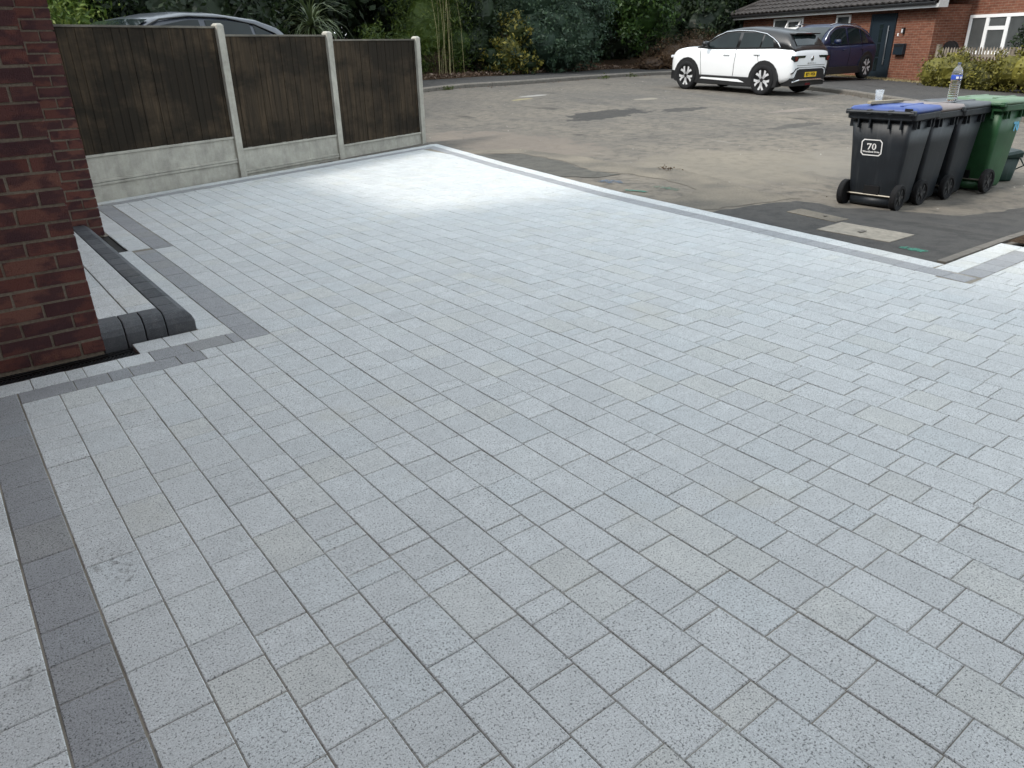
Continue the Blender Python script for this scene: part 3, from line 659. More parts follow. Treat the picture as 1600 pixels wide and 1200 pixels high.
# ------------------------------------------------------------------ cars
def interp(tab, x):
    if x <= tab[0][0]: return tab[0][1]
    for (a, va), (b, vb) in zip(tab, tab[1:]):
        if x <= b:
            u = (x-a)/(b-a); return va+(vb-va)*u
    return tab[-1][1]
def make_car(name, label, loc, rz, S, tilt=(0, 0), mats=None, group=None, full=True):
    """local axes: x forward from the rear bumper, y left, z up; the empty stands under the middle"""
    root = tag(empty(name, loc), label, 'car', group); root.rotation_euler = (tilt[0], tilt[1], rz)
    Ln, Wd = S['len'], S['w']/2; ox = -Ln/2
    paint_, roof_ = mats
    deck, zbot, hw = S['deck'], S['bot'], S['hw']
    # body shell
    xs = sorted(set([0, .03, .10, .25, .45, .7, 1.0, 1.4, 1.8, 2.2, 2.6, 2.9, 3.15, 3.4, 3.65, 3.85, Ln-.2, Ln-.08, Ln-.02, Ln]+[a for a, _ in deck]))
    xs = [x for x in xs if x <= Ln]
    rings = []
    for x in xs:
        w = Wd*interp(hw, x); zd = interp(deck, x); zb = interp(zbot, x)
        half = [(w*.55, zb), (w*.90, zb+.015), (w*.965, zb+.12), (w*.985, zb+(zd-zb)*.42), (w*1.0, zb+(zd-zb)*.62), (w*.985, zb+(zd-zb)*.84), (w*.945, zd-.035), (w*.87, zd), (w*.4, zd+.022)]
        rings.append([(x+ox, y, z) for y, z in half]+[(x+ox, -y, z) for y, z in half[::-1]])
    MB().loft(rings).build('body', paint_, root, smooth=True, fix=True, subsurf=1)
    # cabin
    roofl = S['roof']; x0c, x1c = roofl[0][0], roofl[-1][0]
    def cab(x):
        zr = interp(roofl, x); zd = interp(deck, x)-.02; w = Wd*interp(hw, x); wr = S['roofw']*Wd*min(1, .86+.14*math.sin(math.pi*min(1, max(0, (x-x0c)/(x1c-x0c)))))
        return zr, zd, w*.91, wr
    def side_y(x, z, off=0):
        zr, zd, wb, wr = cab(x); zt_ = S['H']-.05
        u = max(0, min(1.05, (z-zd)/max(.05, zt_-zd))); return wb+(wr-wb)*u+off
    xc = sorted(set([a for a, _ in roofl]+[x0c+(x1c-x0c)*i/18 for i in range(19)])); rings = []
    for x in xc:
        zr, zd, wb, wr = cab(x); zr = max(zr, zd+.01)
        ys = side_y(x, zr-.05 if zr-.05 > zd else zd)
        half = [(wb, zd), (side_y(x, (zd+zr)/2), (zd+zr)/2), (ys, max(zd, zr-.045)), (ys-.07, zr-.008), (ys*.5, zr+.018)]
        rings.append([(x+ox, y, z) for y, z in half]+[(x+ox, -y, z) for y, z in half[::-1]])
    MB().loft(rings).build('cabin', roof_, root, smooth=True, fix=True)
    # side glass panels, following the cabin side
    for sgn in (1, -1):
        for wx0, wx1, sl0, sl1 in S['win']:
            b = MB(); n = 8; vs = []
            for i in range(n+1):
                x = wx0+(wx1-wx0)*i/n; lo = interp(deck, x)+.015; hi = max(lo+.004, min(S['H']-.12, interp(roofl, x)-.085))
                for z, sh in ((lo, 0), (hi, 1)):
                    vs.append((x+ox+(sl0*(1-i/n)+sl1*i/n)*sh, sgn*side_y(x, z, .006), z))
            b.add(vs, [(2*i, 2*i+2, 2*i+3, 2*i+1) for i in range(n)]); b.build('side_window', M['glass'], root, smooth=True)
        # bright trim along the roof edge
        pts = []
        for x, z in S['trim']: pts.append((x+ox, sgn*(side_y(x, z, .012)), z))
        MB().tube(pts, S.get('trimr', .014), 6).build('window_trim', S.get('trimmat', M['chrome']), root, smooth=True)
        # arches, wheels, sills
        for ax in S['axles']:
            wr_ = S['wheel']; yb = Wd*interp(hw, ax)
            ar = wr_*1.26; b = MB(); n = 20; zc = wr_+.005
            for y0, y1, rr, r0 in ((yb-.25, yb+.012, ar, 0), ):
                vs = [(ax+ox+rr*math.cos(a), sgn*yy, max(S['sillz'], zc+rr*math.sin(a))) for yy in (y0, y1) for a in [math.pi*2*i/n for i in range(n)]]
                b.add(vs, [tuple(range(n)), tuple(range(2*n-1, n-1, -1))]+[(i, (i+1) % n, n+(i+1) % n, n+i) for i in range(n)])
            b.build('wheel_arch', M['clad'], root, fix=True)
            wh = empty('wheel', (ax+ox, sgn*(yb-.068), wr_)); wh.parent = root
            Mx = Matrix.Rotation(-sgn*math.pi/2, 3, 'X')
            MB().lathe([(wr_*.60, -.105), (wr_*.93, -.11), (wr_, -.08), (wr_, .075), (wr_*.94, .106), (wr_*.72, .112), (wr_*.68, .085), (wr_*.60, .08)], 32, M=Mx).build('tyre', M['rubber'], wh, smooth=True, fix=True)
            rim = MB().lathe([(.02, .06), (wr_*.66, .055), (wr_*.69, .085), (wr_*.70, .085), (wr_*.70, .05)], 32, M=Mx).build('rim', M['black'], wh, fix=True)
            for q in range(5):
                a = 2*math.pi*q/5+.3; b = MB()
                for off, wd in ((-.13, .12), (.15, .12)):
                    pr_ = []
                    for rr, da in ((wr_*.13, 0), (wr_*.38, off*.6), (wr_*.67, off*2.0)):
                        for e in (-1, 1):
                            aa = a+da+e*(.030/max(rr, .05)); pr_.append(Mx @ Vector((rr*math.cos(aa), rr*math.sin(aa), .094)))
                    b.add(pr_, [(0, 1, 3, 2), (2, 3, 5, 4)])
                b.build('spoke', M['alloy'], rim, fix=False)
            MB().lathe([(.0, .10), (wr_*.13, .10), (wr_*.14, .06)], 12, M=Mx).build('hub_cap', M['black'], rim)
        ax0, ax1 = S['axles']; sz = S['sillz']
        y_s = Wd*.992
        MB().bx(ax0+ox+.36, ax1+ox-.36, min(sgn*(y_s-.2), sgn*(y_s+.008)), max(sgn*(y_s-.2), sgn*(y_s+.008)), sz-.02, sz+.20).build('sill', M['clad'], root, bevel=.015)
        if S.get('sillstrip'):
            xa, xb = ax0+.55+ox, ax1-.5+ox; yy = sgn*(y_s+.016)
            MB().add([(xa, yy, sz+.075), (xb, yy, sz+.105), (xb-.06, yy, sz+.145), (xa+.22, yy, sz+.14)], [(0, 1, 2, 3) if sgn < 0 else (3, 2, 1, 0)]).build('sill_strip', paint_, root)
        for hx in S['handles']:
            zz = interp(deck, hx)-.14; MB().box((hx+ox, sgn*(Wd*interp(hw, hx)*.995+.012), zz), (.20, .03, .032)).build('door_handle', S.get('handlemat', paint_), root, bevel=.012)
        for lx, lean in S['shuts']:
            zt0 = interp(deck, lx)-.01; b = MB(); pts = []
            for i in range(6):
                z = sz+.16+(zt0-sz-.16)*i/5; x = lx+lean*(i/5-.5)
                u = (z-interp(zbot, x))/(interp(deck, x)-interp(zbot, x)); k_ = 1.0 if .4 < u < .85 else .985
                pts.append((x+ox, sgn*(Wd*interp(hw, x)*k_-.003), z))
            b.tube(pts, .005, 4).build('door_shut_line', M['black'], root)
        mx = S['mirror']; zz = interp(deck, mx)+.10; ym = Wd*interp(hw, mx)
        b = MB().lathe([(.02, -.11), (.085, -.09), (.095, .0), (.085, .09), (.02, .11)], 14, M=Matrix.Diagonal((.7, 1, .75)) @ Matrix.Rotation(math.pi/2, 3, 'X'))
        o = b.build('wing_mirror', roof_, root, smooth=True, fix=True); o.location = (mx+ox, sgn*(ym+.06), zz)
        MB().tube([(mx+ox, sgn*(ym-.1), zz-.06), (mx+ox, sgn*(ym+.04), zz-.03)], .022, 6).build('mirror_arm', roof_, o).matrix_parent_inverse = Matrix.Translation(-Vector(o.location))
    # windscreen and rear window: panels lying on the cabin slopes
    def slope_panel(xa, xb, nm, f0, f1):
        b = MB(); n = 6; vs = []
        for i in range(n+1):
            x = xa+(xb-xa)*i/n; zr, zd, wb, wr = cab(x); zr = max(zr, zd+.01); yy = side_y(x, zr-.03)-.07
            dz = .012
            for q in range(7):
                y = -yy*(f0+(f1-f0)*i/n)+2*yy*(f0+(f1-f0)*i/n)*q/6; vs.append((x+ox+(-.012 if xa < 1 else .012), y, zr+dz+.018*(1-abs(y)/max(yy, .1))))
        b.add(vs, [(i*7+q, i*7+q+1, (i+1)*7+q+1, (i+1)*7+q) for i in range(n) for q in range(6)]); b.build(nm, M['glass'], root, smooth=True, fix=True)
    slope_panel(*S['screen'], 'windscreen', .98, .95); slope_panel(*S['rearglass'], 'rear_window', .93, .90)
    return root, ox, Wd
MOK = dict(len=4.15, w=1.80, H=1.53, wheel=.355, axles=(.80, 3.36), sillz=.20,
           deck=[(0, .92), (.05, 1.03), (.12, 1.07), (.6, 1.09), (1.5, 1.06), (2.6, 1.03), (3.05, 1.055), (3.5, 1.05), (3.85, 1.0), (4.03, .90), (4.12, .74), (4.15, .60)],
           bot=[(0, .40), (.15, .30), (.5, .24), (3.6, .22), (4.0, .26), (4.15, .36)],
           hw=[(0, .82), (.06, .90), (.2, .955), (.45, .985), (.8, 1.0), (3.3, 1.0), (3.7, .965), (3.95, .90), (4.08, .80), (4.15, .66)],
           roof=[(.05, 1.06), (.12, 1.14), (.34, 1.36), (.42, 1.41), (.9, 1.48), (1.6, 1.53), (2.0, 1.51), (2.35, 1.455), (2.72, 1.29), (3.12, 1.06)], roofw=.70,
           win=[(.66, 1.04, .16, 0), (1.09, 1.72, 0, 0), (1.82, 2.80, 0, -.05)], trim=[(2.9, 1.13), (2.55, 1.33), (2.3, 1.42), (1.9, 1.455), (1.4, 1.445), (1.0, 1.39), (.75, 1.29), (.58, 1.20), (.46, 1.10)],
           handles=(1.08, 2.05), shuts=((1.76, -.04), (2.9, .10), (.98, .25)), mirror=2.72, screen=(2.38, 3.02), rearglass=(.11, .33), sillstrip=True)
WH = Vector((-.02, 1, 0)).normalized()
rl = Vector((17.88, 12.40, 0))                       # rear left wheel
mid = rl+Vector((WH.y, -WH.x, 0))*.80+WH*1.275
zc = lambda p: zt(p.x, p.y)
pR, pF = mid-WH*1.28, mid+WH*1.28
wc, ox, Wd = make_car('parked_car', 'white compact crossover with black roof parked on the road', (mid.x, mid.y, (zc(pR)+zc(pF))/2-.012), math.atan2(WH.y, WH.x), MOK, (0, -math.atan2(zc(pF)-zc(pR), 2.56)), (M['pwhite'], M['pblack']))
wc.scale = (.97, 1.02, 1.045)
# tail details of the white car
def rear(nm, poly, mat, xo, th=.02, parent=None, bevel=0):     # poly in (y, z); faces backwards
    n = len(poly); b = MB(); vs = [(xo, y, z) for y, z in poly]+[(xo+th, y, z) for y, z in poly]
    b.add(vs, [tuple(range(n)), tuple(range(2*n-1, n-1, -1))]+[(i, (i+1) % n, n+(i+1) % n, n+i) for i in range(n)]); return b.build(nm, mat, parent or wc, fix=True, bevel=bevel)
X0 = -4.15/2
rear('bumper_insert', [(-.70, .36), (.70, .36), (.60, .60), (.50, .625), (-.50, .625), (-.60, .60)], M['clad'], X0-.012, .2, bevel=.01)
rear('lower_valance', [(-.74, .24), (.74, .24), (.76, .42), (-.76, .42)], M['clad'], X0+.03, .3)
MB().tube([(X0+.02, -.74, .33), (X0-.02, -.50, .375), (X0-.025, .50, .375), (X0+.02, .74, .33)], .018, 6).build('bumper_trim', M['chrome'], wc)
pl_ = rear('number_plate', [(-.26, .44), (.26, .44), (.26, .55), (-.26, .55)], M['plate'], X0-.022, .012)
me = text_mesh('BJ71 WEA', .10, .003); me.materials.append(M['black']); o = link('plate_lettering', me, pl_)
o.matrix_local = Matrix.Translation((X0-.024, 0, .495)) @ Matrix(((0, 0, -1, 0), (-1, 0, 0, 0), (0, 1, 0, 0), (0, 0, 0, 1)))
for sg in (1, -1):
    rear('tail_light', [(sg*.80, .92), (sg*.30, .925), (sg*.33, .875), (sg*.60, .865), (sg*.64, .80), (sg*.76, .79), (sg*.815, .85)], M['glass'], X0-.004, .12)
    rear('tail_lamp', [(sg*.79, .90), (sg*.66, .905), (sg*.66, .81), (sg*.75, .805)], M['redlens'], X0-.010, .02)
    rear('bumper_vent', [(sg*.80, .52), (sg*.76, .52), (sg*.67, .64), (sg*.55, .655), (sg*.56, .635), (sg*.65, .62)], M['clad'], X0-.002, .06)
rear('tailgate_crease', [(-.62, .70), (.62, .70), (.62, .708), (-.62, .708)], M['clad'], X0-.003, .02)
rear('tailgate_gap', [(-.60, .655), (.60, .655), (.60, .662), (-.60, .662)], M['black'], X0-.006, .02)
bd = MB().lathe([(.052, 0), (.060, .006), (.052, .012)], 20, M=Matrix.Rotation(-math.pi/2, 3, 'Y'), c=(X0-.004, 0, .855)).build('badge_ring', M['chrome'], wc, smooth=True)
rear('badge_griffin', [(-.035, .83), (-.01, .822), (.03, .83), (.036, .86), (.018, .868), (.026, .89), (0, .898), (-.018, .88), (-.004, .86), (-.03, .85)], M['black'], X0-.021, .006, bd)
me = text_mesh('M  O  K  K  A', .062, .001); me.materials.append(M['steel']); o = link('tailgate_lettering', me, wc)
o.matrix_local = Matrix.Translation((X0-.006, 0, .745)) @ Matrix(((0, 0, -1, 0), (-1, 0, 0, 0), (0, 1, 0, 0), (0, 0, 0, 1)))
rear('roof_spoiler', [(-.56, 1.385), (.56, 1.385), (.54, 1.42), (-.54, 1.42)], M['pblack'], X0+.22, .26, bevel=.012)
rear('high_brake_light', [(-.12, 1.40), (.12, 1.40), (.12, 1.412), (-.12, 1.412)], M['redlens'], X0+.214, .02)
rear('rear_fog_light', [(-.12, .25), (.12, .25), (.10, .30), (-.10, .30)], M['redlens'], X0+.02, .02)
MB().loft([[(x, y, z) for y, z in ((-w, .24), (w, .24), (w, .46), (-w, .46))] for x, w in ((1.72, .86), (1.95, .78), (2.06, .62), (2.10, .40))]).build('front_valance', M['clad'], wc, fix=True)
for sg in (1, -1): MB().box((2.02, sg*.60, .80), (.06, .30, .07)).build('headlight', M['lens'], wc, bevel=.02)

IDC = dict(len=4.58, w=1.85, H=1.64, wheel=.365, axles=(.86, 3.63), sillz=.21,
           deck=[(0, .86), (.06, 1.02), (.2, 1.07), (.7, 1.07), (1.6, 1.04), (2.8, 1.02), (3.4, 1.05), (3.9, 1.02), (4.25, .94), (4.45, .80), (4.58, .58)],
           bot=[(0, .44), (.2, .32), (.5, .24), (4.0, .23), (4.4, .28), (4.58, .38)],
           hw=[(0, .80), (.08, .89), (.25, .95), (.5, .985), (.9, 1.0), (3.6, 1.0), (4.0, .96), (4.3, .88), (4.5, .76), (4.58, .62)],
           roof=[(.16, 1.06), (.45, 1.32), (.62, 1.47), (1.0, 1.57), (1.7, 1.635), (2.2, 1.63), (2.7, 1.55), (3.1, 1.36), (3.55, 1.06)], roofw=.70,
           win=[(.72, 1.12, .12, 0), (1.18, 1.95, 0, 0), (2.05, 3.05, 0, -.05)], trim=[(3.35, 1.17), (3.0, 1.41), (2.65, 1.54), (2.2, 1.585), (1.6, 1.575), (1.1, 1.50), (.75, 1.38), (.55, 1.24)],
           handles=(1.25, 2.35), shuts=((2.0, -.04), (3.15, .08), (1.15, .22)), mirror=2.95, screen=(2.74, 3.45), rearglass=(.2, .58))
BH = Vector((-1, -.03, 0)).normalized(); brl = Vector((25.4, 13.97, 0)); bm_ = brl+Vector((BH.y, -BH.x, 0))*.84+BH*1.39
bc, _, _ = make_car('parked_car', 'navy blue electric crossover parked in front of the dark house door', (bm_.x, bm_.y, zc(bm_)+.09), math.atan2(BH.y, BH.x), IDC, (0, 0), (M['pnavy'], M['pnavy']))
for sg in (1, -1):
    MB().box((2.14, sg*.66, .80), (.12, .26, .09)).build('headlight', M['lens'], bc, bevel=.03)
    MB().tube([(-1.3, sg*.60, 1.57), (-.9, sg*.61, 1.635), (.2, sg*.61, 1.655), (.55, sg*.60, 1.60)], .016, 6).build('roof_rail', M['chrome'], bc)
SUVC = dict(IDC, H=1.66, trimr=.012, trimmat=M['pblack'])
sc_c = Vector((3.42, 12.02, .36)); 
dk, _, _ = make_car('parked_car', 'dark slate car mostly hidden behind the wooden fence, only its roof showing', (sc_c.x-.42, sc_c.y+.0, .36), frz+math.pi, SUVC, (0, 0), (M['pgrey'], M['pgrey']))
MB().lathe([(.05, 0), (.045, .02), (.02, .035)], 10, c=(-1.35, 0, 1.53)).build('aerial_base', M['black'], dk)
MB().tube([(-1.35, 0, 1.55), (-1.62, 0, 1.80)], .004, 5).build('aerial', M['black'], dk)

# ------------------------------------------------------------------ wheelie bins
def rrect(hx, hy, rad, cx=0, cy=0, seg=4):
    out = []
    for sx, sy, a0 in ((1, 1, 0), (-1, 1, 90), (-1, -1, 180), (1, -1, 270)):
        for i in range(seg+1):
            a = R(a0+90*i/seg); out.append((cx+sx*(hx-rad)+rad*math.cos(a), cy+sy*(hy-rad)+rad*math.sin(a)))
    return out
def make_bin(label, loc, rz, body, lid, lidopen=0, flap=0):
    b0 = tag(empty('wheelie_bin', (loc[0], loc[1], zt(loc[0], loc[1])-.010), rz), label, 'bin', 'wheelie bins lined up at the roadside')
    b0.scale = (1.02, 1.02, 1.02)
    S_ = [(.03, .185, .215, .035), (.06, .20, .228, .04), (.30, .218, .246, .04), (.60, .242, .268, .045), (.84, .262, .288, .045)]
    rings = [[(x-.012*z, y, z) for x, y in rrect(hx, hy, rd)] for z, hx, hy, rd in S_]
    MB().loft(rings).build('body', body, b0, smooth=True, fix=True)
    ring = [[(x-.01, y, z) for x, y in rrect(hx, hy, .05)] for z, hx, hy in ((.825, .268, .294), (.84, .30, .325), (.895, .302, .327), (.90, .285, .31))]
    MB().loft(ring).build('rim', body, b0, fix=True, bevel=.004)
    for sg in (-1, 1):
        for xx in (-.20, -.13, .12, .19): MB().box((xx-.02, sg*.292, .80), (.012, .05, .085)).build('rim_rib', body, b0)
    for yy in (-.20, -.09, .09, .20): MB().box((-.286, yy, .80), (.045, .012, .085)).build('rim_rib', body, b0)
    for yy in (): MB().box((-.232, yy, .45), (.012, .030, .62), M=Matrix.Rotation(-.085, 3, 'Y')).build('back_rib', body, b0, bevel=.008)
    # lid, slightly domed, with a front lip
    g = MB(); n = 8; vs = []
    for z, k_ in ((.902, 1.0), (.925, 1.0), (.948, .93), (.958, .6), (.962, .2)):
        vs.append([(x*k_+.01, y*k_, z+.004*math.sin(9*y)) for x, y in rrect(.315, .325, .06)])
    o = MB().loft(vs).build('lid', lid, b0, smooth=True, fix=True)
    MB().bx(.29, .345, -.17, .17, .893, .925).build('lid_grip', lid, o, bevel=.008)
    for yy in (-.14, .14): MB().box((.02, yy, .957), (.46, .035, .014)).build('lid_ridge', lid, o, bevel=.005)
    # handle bar and hinges along the back
    MB().tube([(-.335, -.315, .905), (-.335, .315, .905)], .016, 8).build('handle', body, b0)
    for yy in (-.30, -.10, .10, .30): MB().box((-.318, yy, .905), (.06, .045, .045)).build('hinge', body, b0, bevel=.008)
    if flap: MB().bx(-.312, -.303, -.285, -.215, .898, .945).build('lid_slot', M['drain'], o)
    # axle and wheels at the back
    MB().tube([(-.215, -.25, .125), (-.215, .25, .125)], .009, 8).build('axle', M['axle'], b0)
    MB().tube([(-.17, -.20, .06), (-.17, .20, .06)], .05, 12).build('foot_roll', body, b0, smooth=True)
    MB().bx(-.222, -.19, -.075, .075, .13, .215).build('recess_shade', M['drain'], b0)  # raised black box, its colour standing in for a recess's shade
    for sg in (-1, 1):
        Mx = Matrix.Rotation(-sg*math.pi/2, 3, 'X'); wh = empty('wheel', (-.215, sg*.262, .125)); wh.parent = b0
        MB().lathe([(.06, -.026), (.118, -.028), (.125, -.018), (.125, .018), (.118, .028), (.095, .028), (.09, .018), (.06, .016)], 28, M=Mx).build('tyre', M['rubber'], wh, smooth=False, fix=True)
        h = MB().lathe([(.008, .024), (.03, .026), (.034, .012), (.088, .008), (.09, .0)], 20, M=Mx)
        for q in range(6):
            a = q*math.pi/3; h.box(Mx @ Vector((.06*math.cos(a), .06*math.sin(a), .014)), (.055, .012, .02) if False else (.05, .02, .012), M=Mx @ Matrix.Rotation(a, 3, 'Z') )
        h.build('hub', M['black'], wh, fix=True)
    return b0
BR = R(-2)
bins = [make_bin('dark grey wheelie bin with a blue lid and a white 70 sticker', (7.74, 3.84), R(4), M['bin'], M['lidblue'], flap=1),
        make_bin('dark grey wheelie bin with a dusty brown lid, second in the row', (8.31, 3.87), R(0), M['bin'], M['lidbrown'], flap=1),
        make_bin('dark grey wheelie bin with a plain grey lid beside the green bin', (8.86, 3.84), R(-1), M['bin'], M['lidgrey']),
        make_bin('green wheelie bin with a pale green lid at the end of the row', (9.46, 3.68), R(-3), M['bing'], M['lidgreen'])]
# sticker on the first bin's back: frame, numeral and street name
def on_back(z): return -(.185+(z-.03)*.0951)-.012*z-.008
stk = MB(); zc0 = .575; fr_o = []; fr_i = []
def ch_rect(w, h, c): return [(-w+c, -h), (w-c, -h), (w, -h+c), (w, h-c), (w-c, h), (-w+c, h), (-w, h-c), (-w, -h+c)]
def back_pt(u, v): z = zc0+v; return (on_back(z), -u+.055, z)
oo, ii = ch_rect(.102, .077, .024), ch_rect(.092, .067, .019)
stk.add([back_pt(*p) for p in oo+ii], [(i, (i+1) % 8, 8+(i+1) % 8, 8+i) for i in range(8)])
seven = [(-.046, .038), (-.046, .022), (-.040, .022), (-.036, .028), (-.016, .028), (-.036, -.020), (-.024, -.020), (-.002, .032), (-.002, .038)]
stk.add([back_pt(*p) for p in seven], [(0, 1, 2, 3), (0, 3, 4, 8), (4, 5, 6, 7), (4, 7, 8)])
nn = 20; zo = [(.024+.021*math.cos(2*math.pi*i/nn), .009+.030*math.sin(2*math.pi*i/nn)) for i in range(nn)]; zi = [(.024+.0085*math.cos(2*math.pi*i/nn), .009+.023*math.sin(2*math.pi*i/nn)) for i in range(nn)]
stk.add([back_pt(*p) for p in zo+zi], [(i, (i+1) % nn, nn+(i+1) % nn, nn+i) for i in range(nn)])
st = stk.build('number_sticker', M['white'], bins[0], fix=False); st['label'] = 'white framed sticker reading 70 with a street name'
me = text_mesh('Woodland Drive', .024, .0006); me.materials.append(M['white']); o = link('street_name', me, st)
th = math.atan(.107)
o.matrix_local = Matrix.Translation(Vector(back_pt(0, -.040))+Vector((-.001, 0, 0))) @ Matrix(((0, math.sin(-th), -math.cos(th), 0), (-1, 0, 0, 0), (0, math.cos(th), -math.sin(th), 0), (0, 0, 0, 1)))
me = text_mesh('70', .12, .006); me.materials.append(plain('faded number paint', (.10, .38, .55), .6)); o = link('painted_number', me, bins[3])
o.matrix_local = Matrix.Translation((.12, -.284, .66)) @ Matrix.Rotation(R(-6), 4, 'X') @ Matrix(((1, 0, 0, 0), (0, 0, -1, 0), (0, 1, 0, 0), (0, 0, 0, 1)))
o['label'] = 'faded blue hand painted 70'
# things on the lids
def on_lid(i, dx, dy, dz=.958): p = bins[i].matrix_basis @ Vector((dx, dy, dz)); return p
bpy.context.view_layer.update()
p = on_lid(2, -.20, -.12, .966); bt = tag(empty('water_bottle', p), 'empty clear plastic water bottle with a blue label on the bin lids', 'bottle')
pr_ = [(.03, 0), (.046, .004), (.05, .02)]
for i in range(7): z = .03+i*.022; pr_ += [(.049, z), (.0455, z+.008), (.049, z+.016)]
pr_ += [(.044, .19), (.049, .205), (.050, .255), (.048, .285), (.036, .315), (.018, .335), (.014, .345), (.014, .352)]
MB().lathe(pr_, 20).build('bottle_body', M['clear'], bt, smooth=True)
MB().lathe([(.0505, .208), (.0512, .210), (.0512, .250), (.0505, .252)], 20).build('label_band', M['labelblue'], bt, smooth=True)
for a in (-2.6, -1.9): MB().box((.0525*math.cos(a), .0525*math.sin(a), .228), (.002, .024, .022), rz=a).build('label_print', M['white'], bt)
MB().lathe([(.016, .35), (.0165, .352), (.0165, .368), (.014, .370)], 14).build('cap', M['capblue'], bt, smooth=True)
p = on_lid(0, -.02, .17, .962); gl = tag(MB().lathe([(.028, 0), (.032, .002), (.040, .125), (.0385, .125), (.031, .008), (.001, .006)], 20).build('tumbler', M['cup'], smooth=True), 'clear drinking tumbler standing on the blue bin lid', 'glass'); gl.location = p
p = on_lid(0, -.06, .08, .981); bt2 = tag(MB().box((0, 0, 0), (.44, .045, .028)).build('wooden_batten', M['batten'], bevel=.003), 'pale wooden batten lying across the blue bin lid', 'batten'); bt2.location = p; bt2.rotation_euler = (0, 0, R(-14))
# food caddy behind the green bin
cdl = Vector((10.05, 3.60)); cy = tag(empty('food_caddy', (cdl.x, cdl.y, zt(*cdl)-.010), R(-35)), 'small dark green food caddy on the ground behind the green bin', 'caddy'); cy.scale = (.85, .85, .9)
MB().loft([[(x, y, z) for x, y in rrect(hx, hy, .03)] for z, hx, hy in ((0, .10, .12), (.02, .105, .125), (.30, .135, .155))]).build('body', M['caddy'], cy, smooth=True, fix=True)
MB().loft([[(x+.01, y, z+(.05*(x+.15)/.3 if z > .31 else 0)) for x, y in rrect(hx, hy, .03)] for z, hx, hy in ((.30, .150, .170), (.315, .155, .175), (.345, .12, .14))]).build('lid', M['caddy'], cy, fix=True)
MB().tube([(.12, -.16, .29), (.19, -.165, .20), (.20, 0, .13), (.19, .165, .20), (.12, .16, .29)], .009, 6).build('handle', M['caddy'], cy)

# ------------------------------------------------------------------ covers, paint marks, debris on the tarmac
def ground_slab(name, pts, mat, label, cat, dz=.0):
    b = MB().prism(pts, -.04, -.0005)
    b.v = [(x, y, zt(x, y)+z+dz) for x, y, z in b.v]; o = b.build(name, mat, bevel=.002); return tag(o, label, cat) if cat else o
cv = ground_slab('inspection_cover', [(6.048, 3.50), (6.49, 3.52), (6.484, 2.855), (6.065, 2.855)], M['cover'], 'pale concrete inspection cover beside the drive edging, with a small keyhole', 'cover')
MB().bx(6.20, 6.29, 3.17, 3.21, .0, .0015).build('keyhole', M['kerb'], cv)
cv = ground_slab('inspection_cover', [(6.53, 4.12), (6.78, 4.12), (6.67, 3.55), (6.45, 3.56)], M['drysand'], 'sand-covered inspection cover in the dark tarmac near the blue-lidded bin', 'cover')
MB().bx(6.58, 6.63, 3.74, 3.77, .0, .0015).build('keyhole', M['kerb'], cv)
for nm, c, sz_, mat, a, lb in (('paint_mark', (5.985, 2.62), (.055, .10), 'spgreen', 0, 'bright green sprayed patch on dark tarmac by the drive corner'), ('paint_mark', (6.50, 6.5), (.10, .17), 'spblue', .3, 'blue sprayed mark on the dusty tarmac'),
                               ('paint_mark', (6.28, 5.86), (.04, .14), 'spgreen', .3, 'thin green sprayed line next to the drive edging'), ('paint_mark', (6.66, 5.78), (.10, .18), 'spfaint', .2, 'faded green sprayed smudge beyond the thin green line')):
    rr_ = random.Random(int(c[0]*100)); pts = []
    for i in range(18):
        t_ = 2*math.pi*i/18; k_ = rr_.uniform(.6, 1.15); cs, sn = math.cos(t_), math.sin(t_); q_ = max(abs(cs), abs(sn))**.7; x, y = sz_[0]*cs*k_/q_, sz_[1]*sn*k_/q_; pts.append((c[0]+x*math.cos(a)-y*math.sin(a), c[1]+x*math.sin(a)+y*math.cos(a)))
    o = poly_sheet(nm, pts, -.0025, M[mat], None, 1); tag(o, lb, 'paint mark')
def quads_mesh(name, C, U, V, mat, parent=None, smooth=False):
    n = len(C); v = np.empty((n, 4, 3)); v[:, 0] = C-U; v[:, 1] = C-V; v[:, 2] = C+U; v[:, 3] = C+V
    me = bpy.data.meshes.new(name); me.vertices.add(n*4); me.vertices.foreach_set('co', v.reshape(-1)); me.loops.add(n*4); me.loops.foreach_set('vertex_index', np.arange(n*4))
    me.polygons.add(n); me.polygons.foreach_set('loop_start', np.arange(n)*4); me.polygons.foreach_set('loop_total', np.full(n, 4)); me.update(); me.validate(); me.materials.append(mat)
    return link(name, me, parent)
nr = np.random.default_rng(3)
def frames(n, up=0.0, nvec=None):
    N = nr.normal(size=(n, 3)); N[:, 2] += up
    if nvec is not None: N = N+nvec
    N /= np.linalg.norm(N, axis=1)[:, None]; A = np.cross(N, nr.normal(size=(n, 3))); A /= np.linalg.norm(A, axis=1)[:, None]; return A, np.cross(N, A)
def scatter_flat(name, pts, size, mat, label=None, cat=None, kind=None, up=3.0):
    C = np.array(pts); A, B = frames(len(C), up); s = nr.uniform(.6, 1.3, (len(C), 1))*size
    o = quads_mesh(name, C, A*s, B*s*.55, mat); return tag(o, label, cat, None, kind)
c0 = (7.64, 6.62); scatter_flat('leaf_clump', [(c0[0]+nr.normal(0, .04), c0[1]+nr.normal(0, .07), zt(*c0)+.005+abs(nr.normal(0, .022))) for _ in range(60)], .014, L['brown'], 'small withered weed clump lying on the sandy tarmac', 'weed', 'stuff', up=.3)
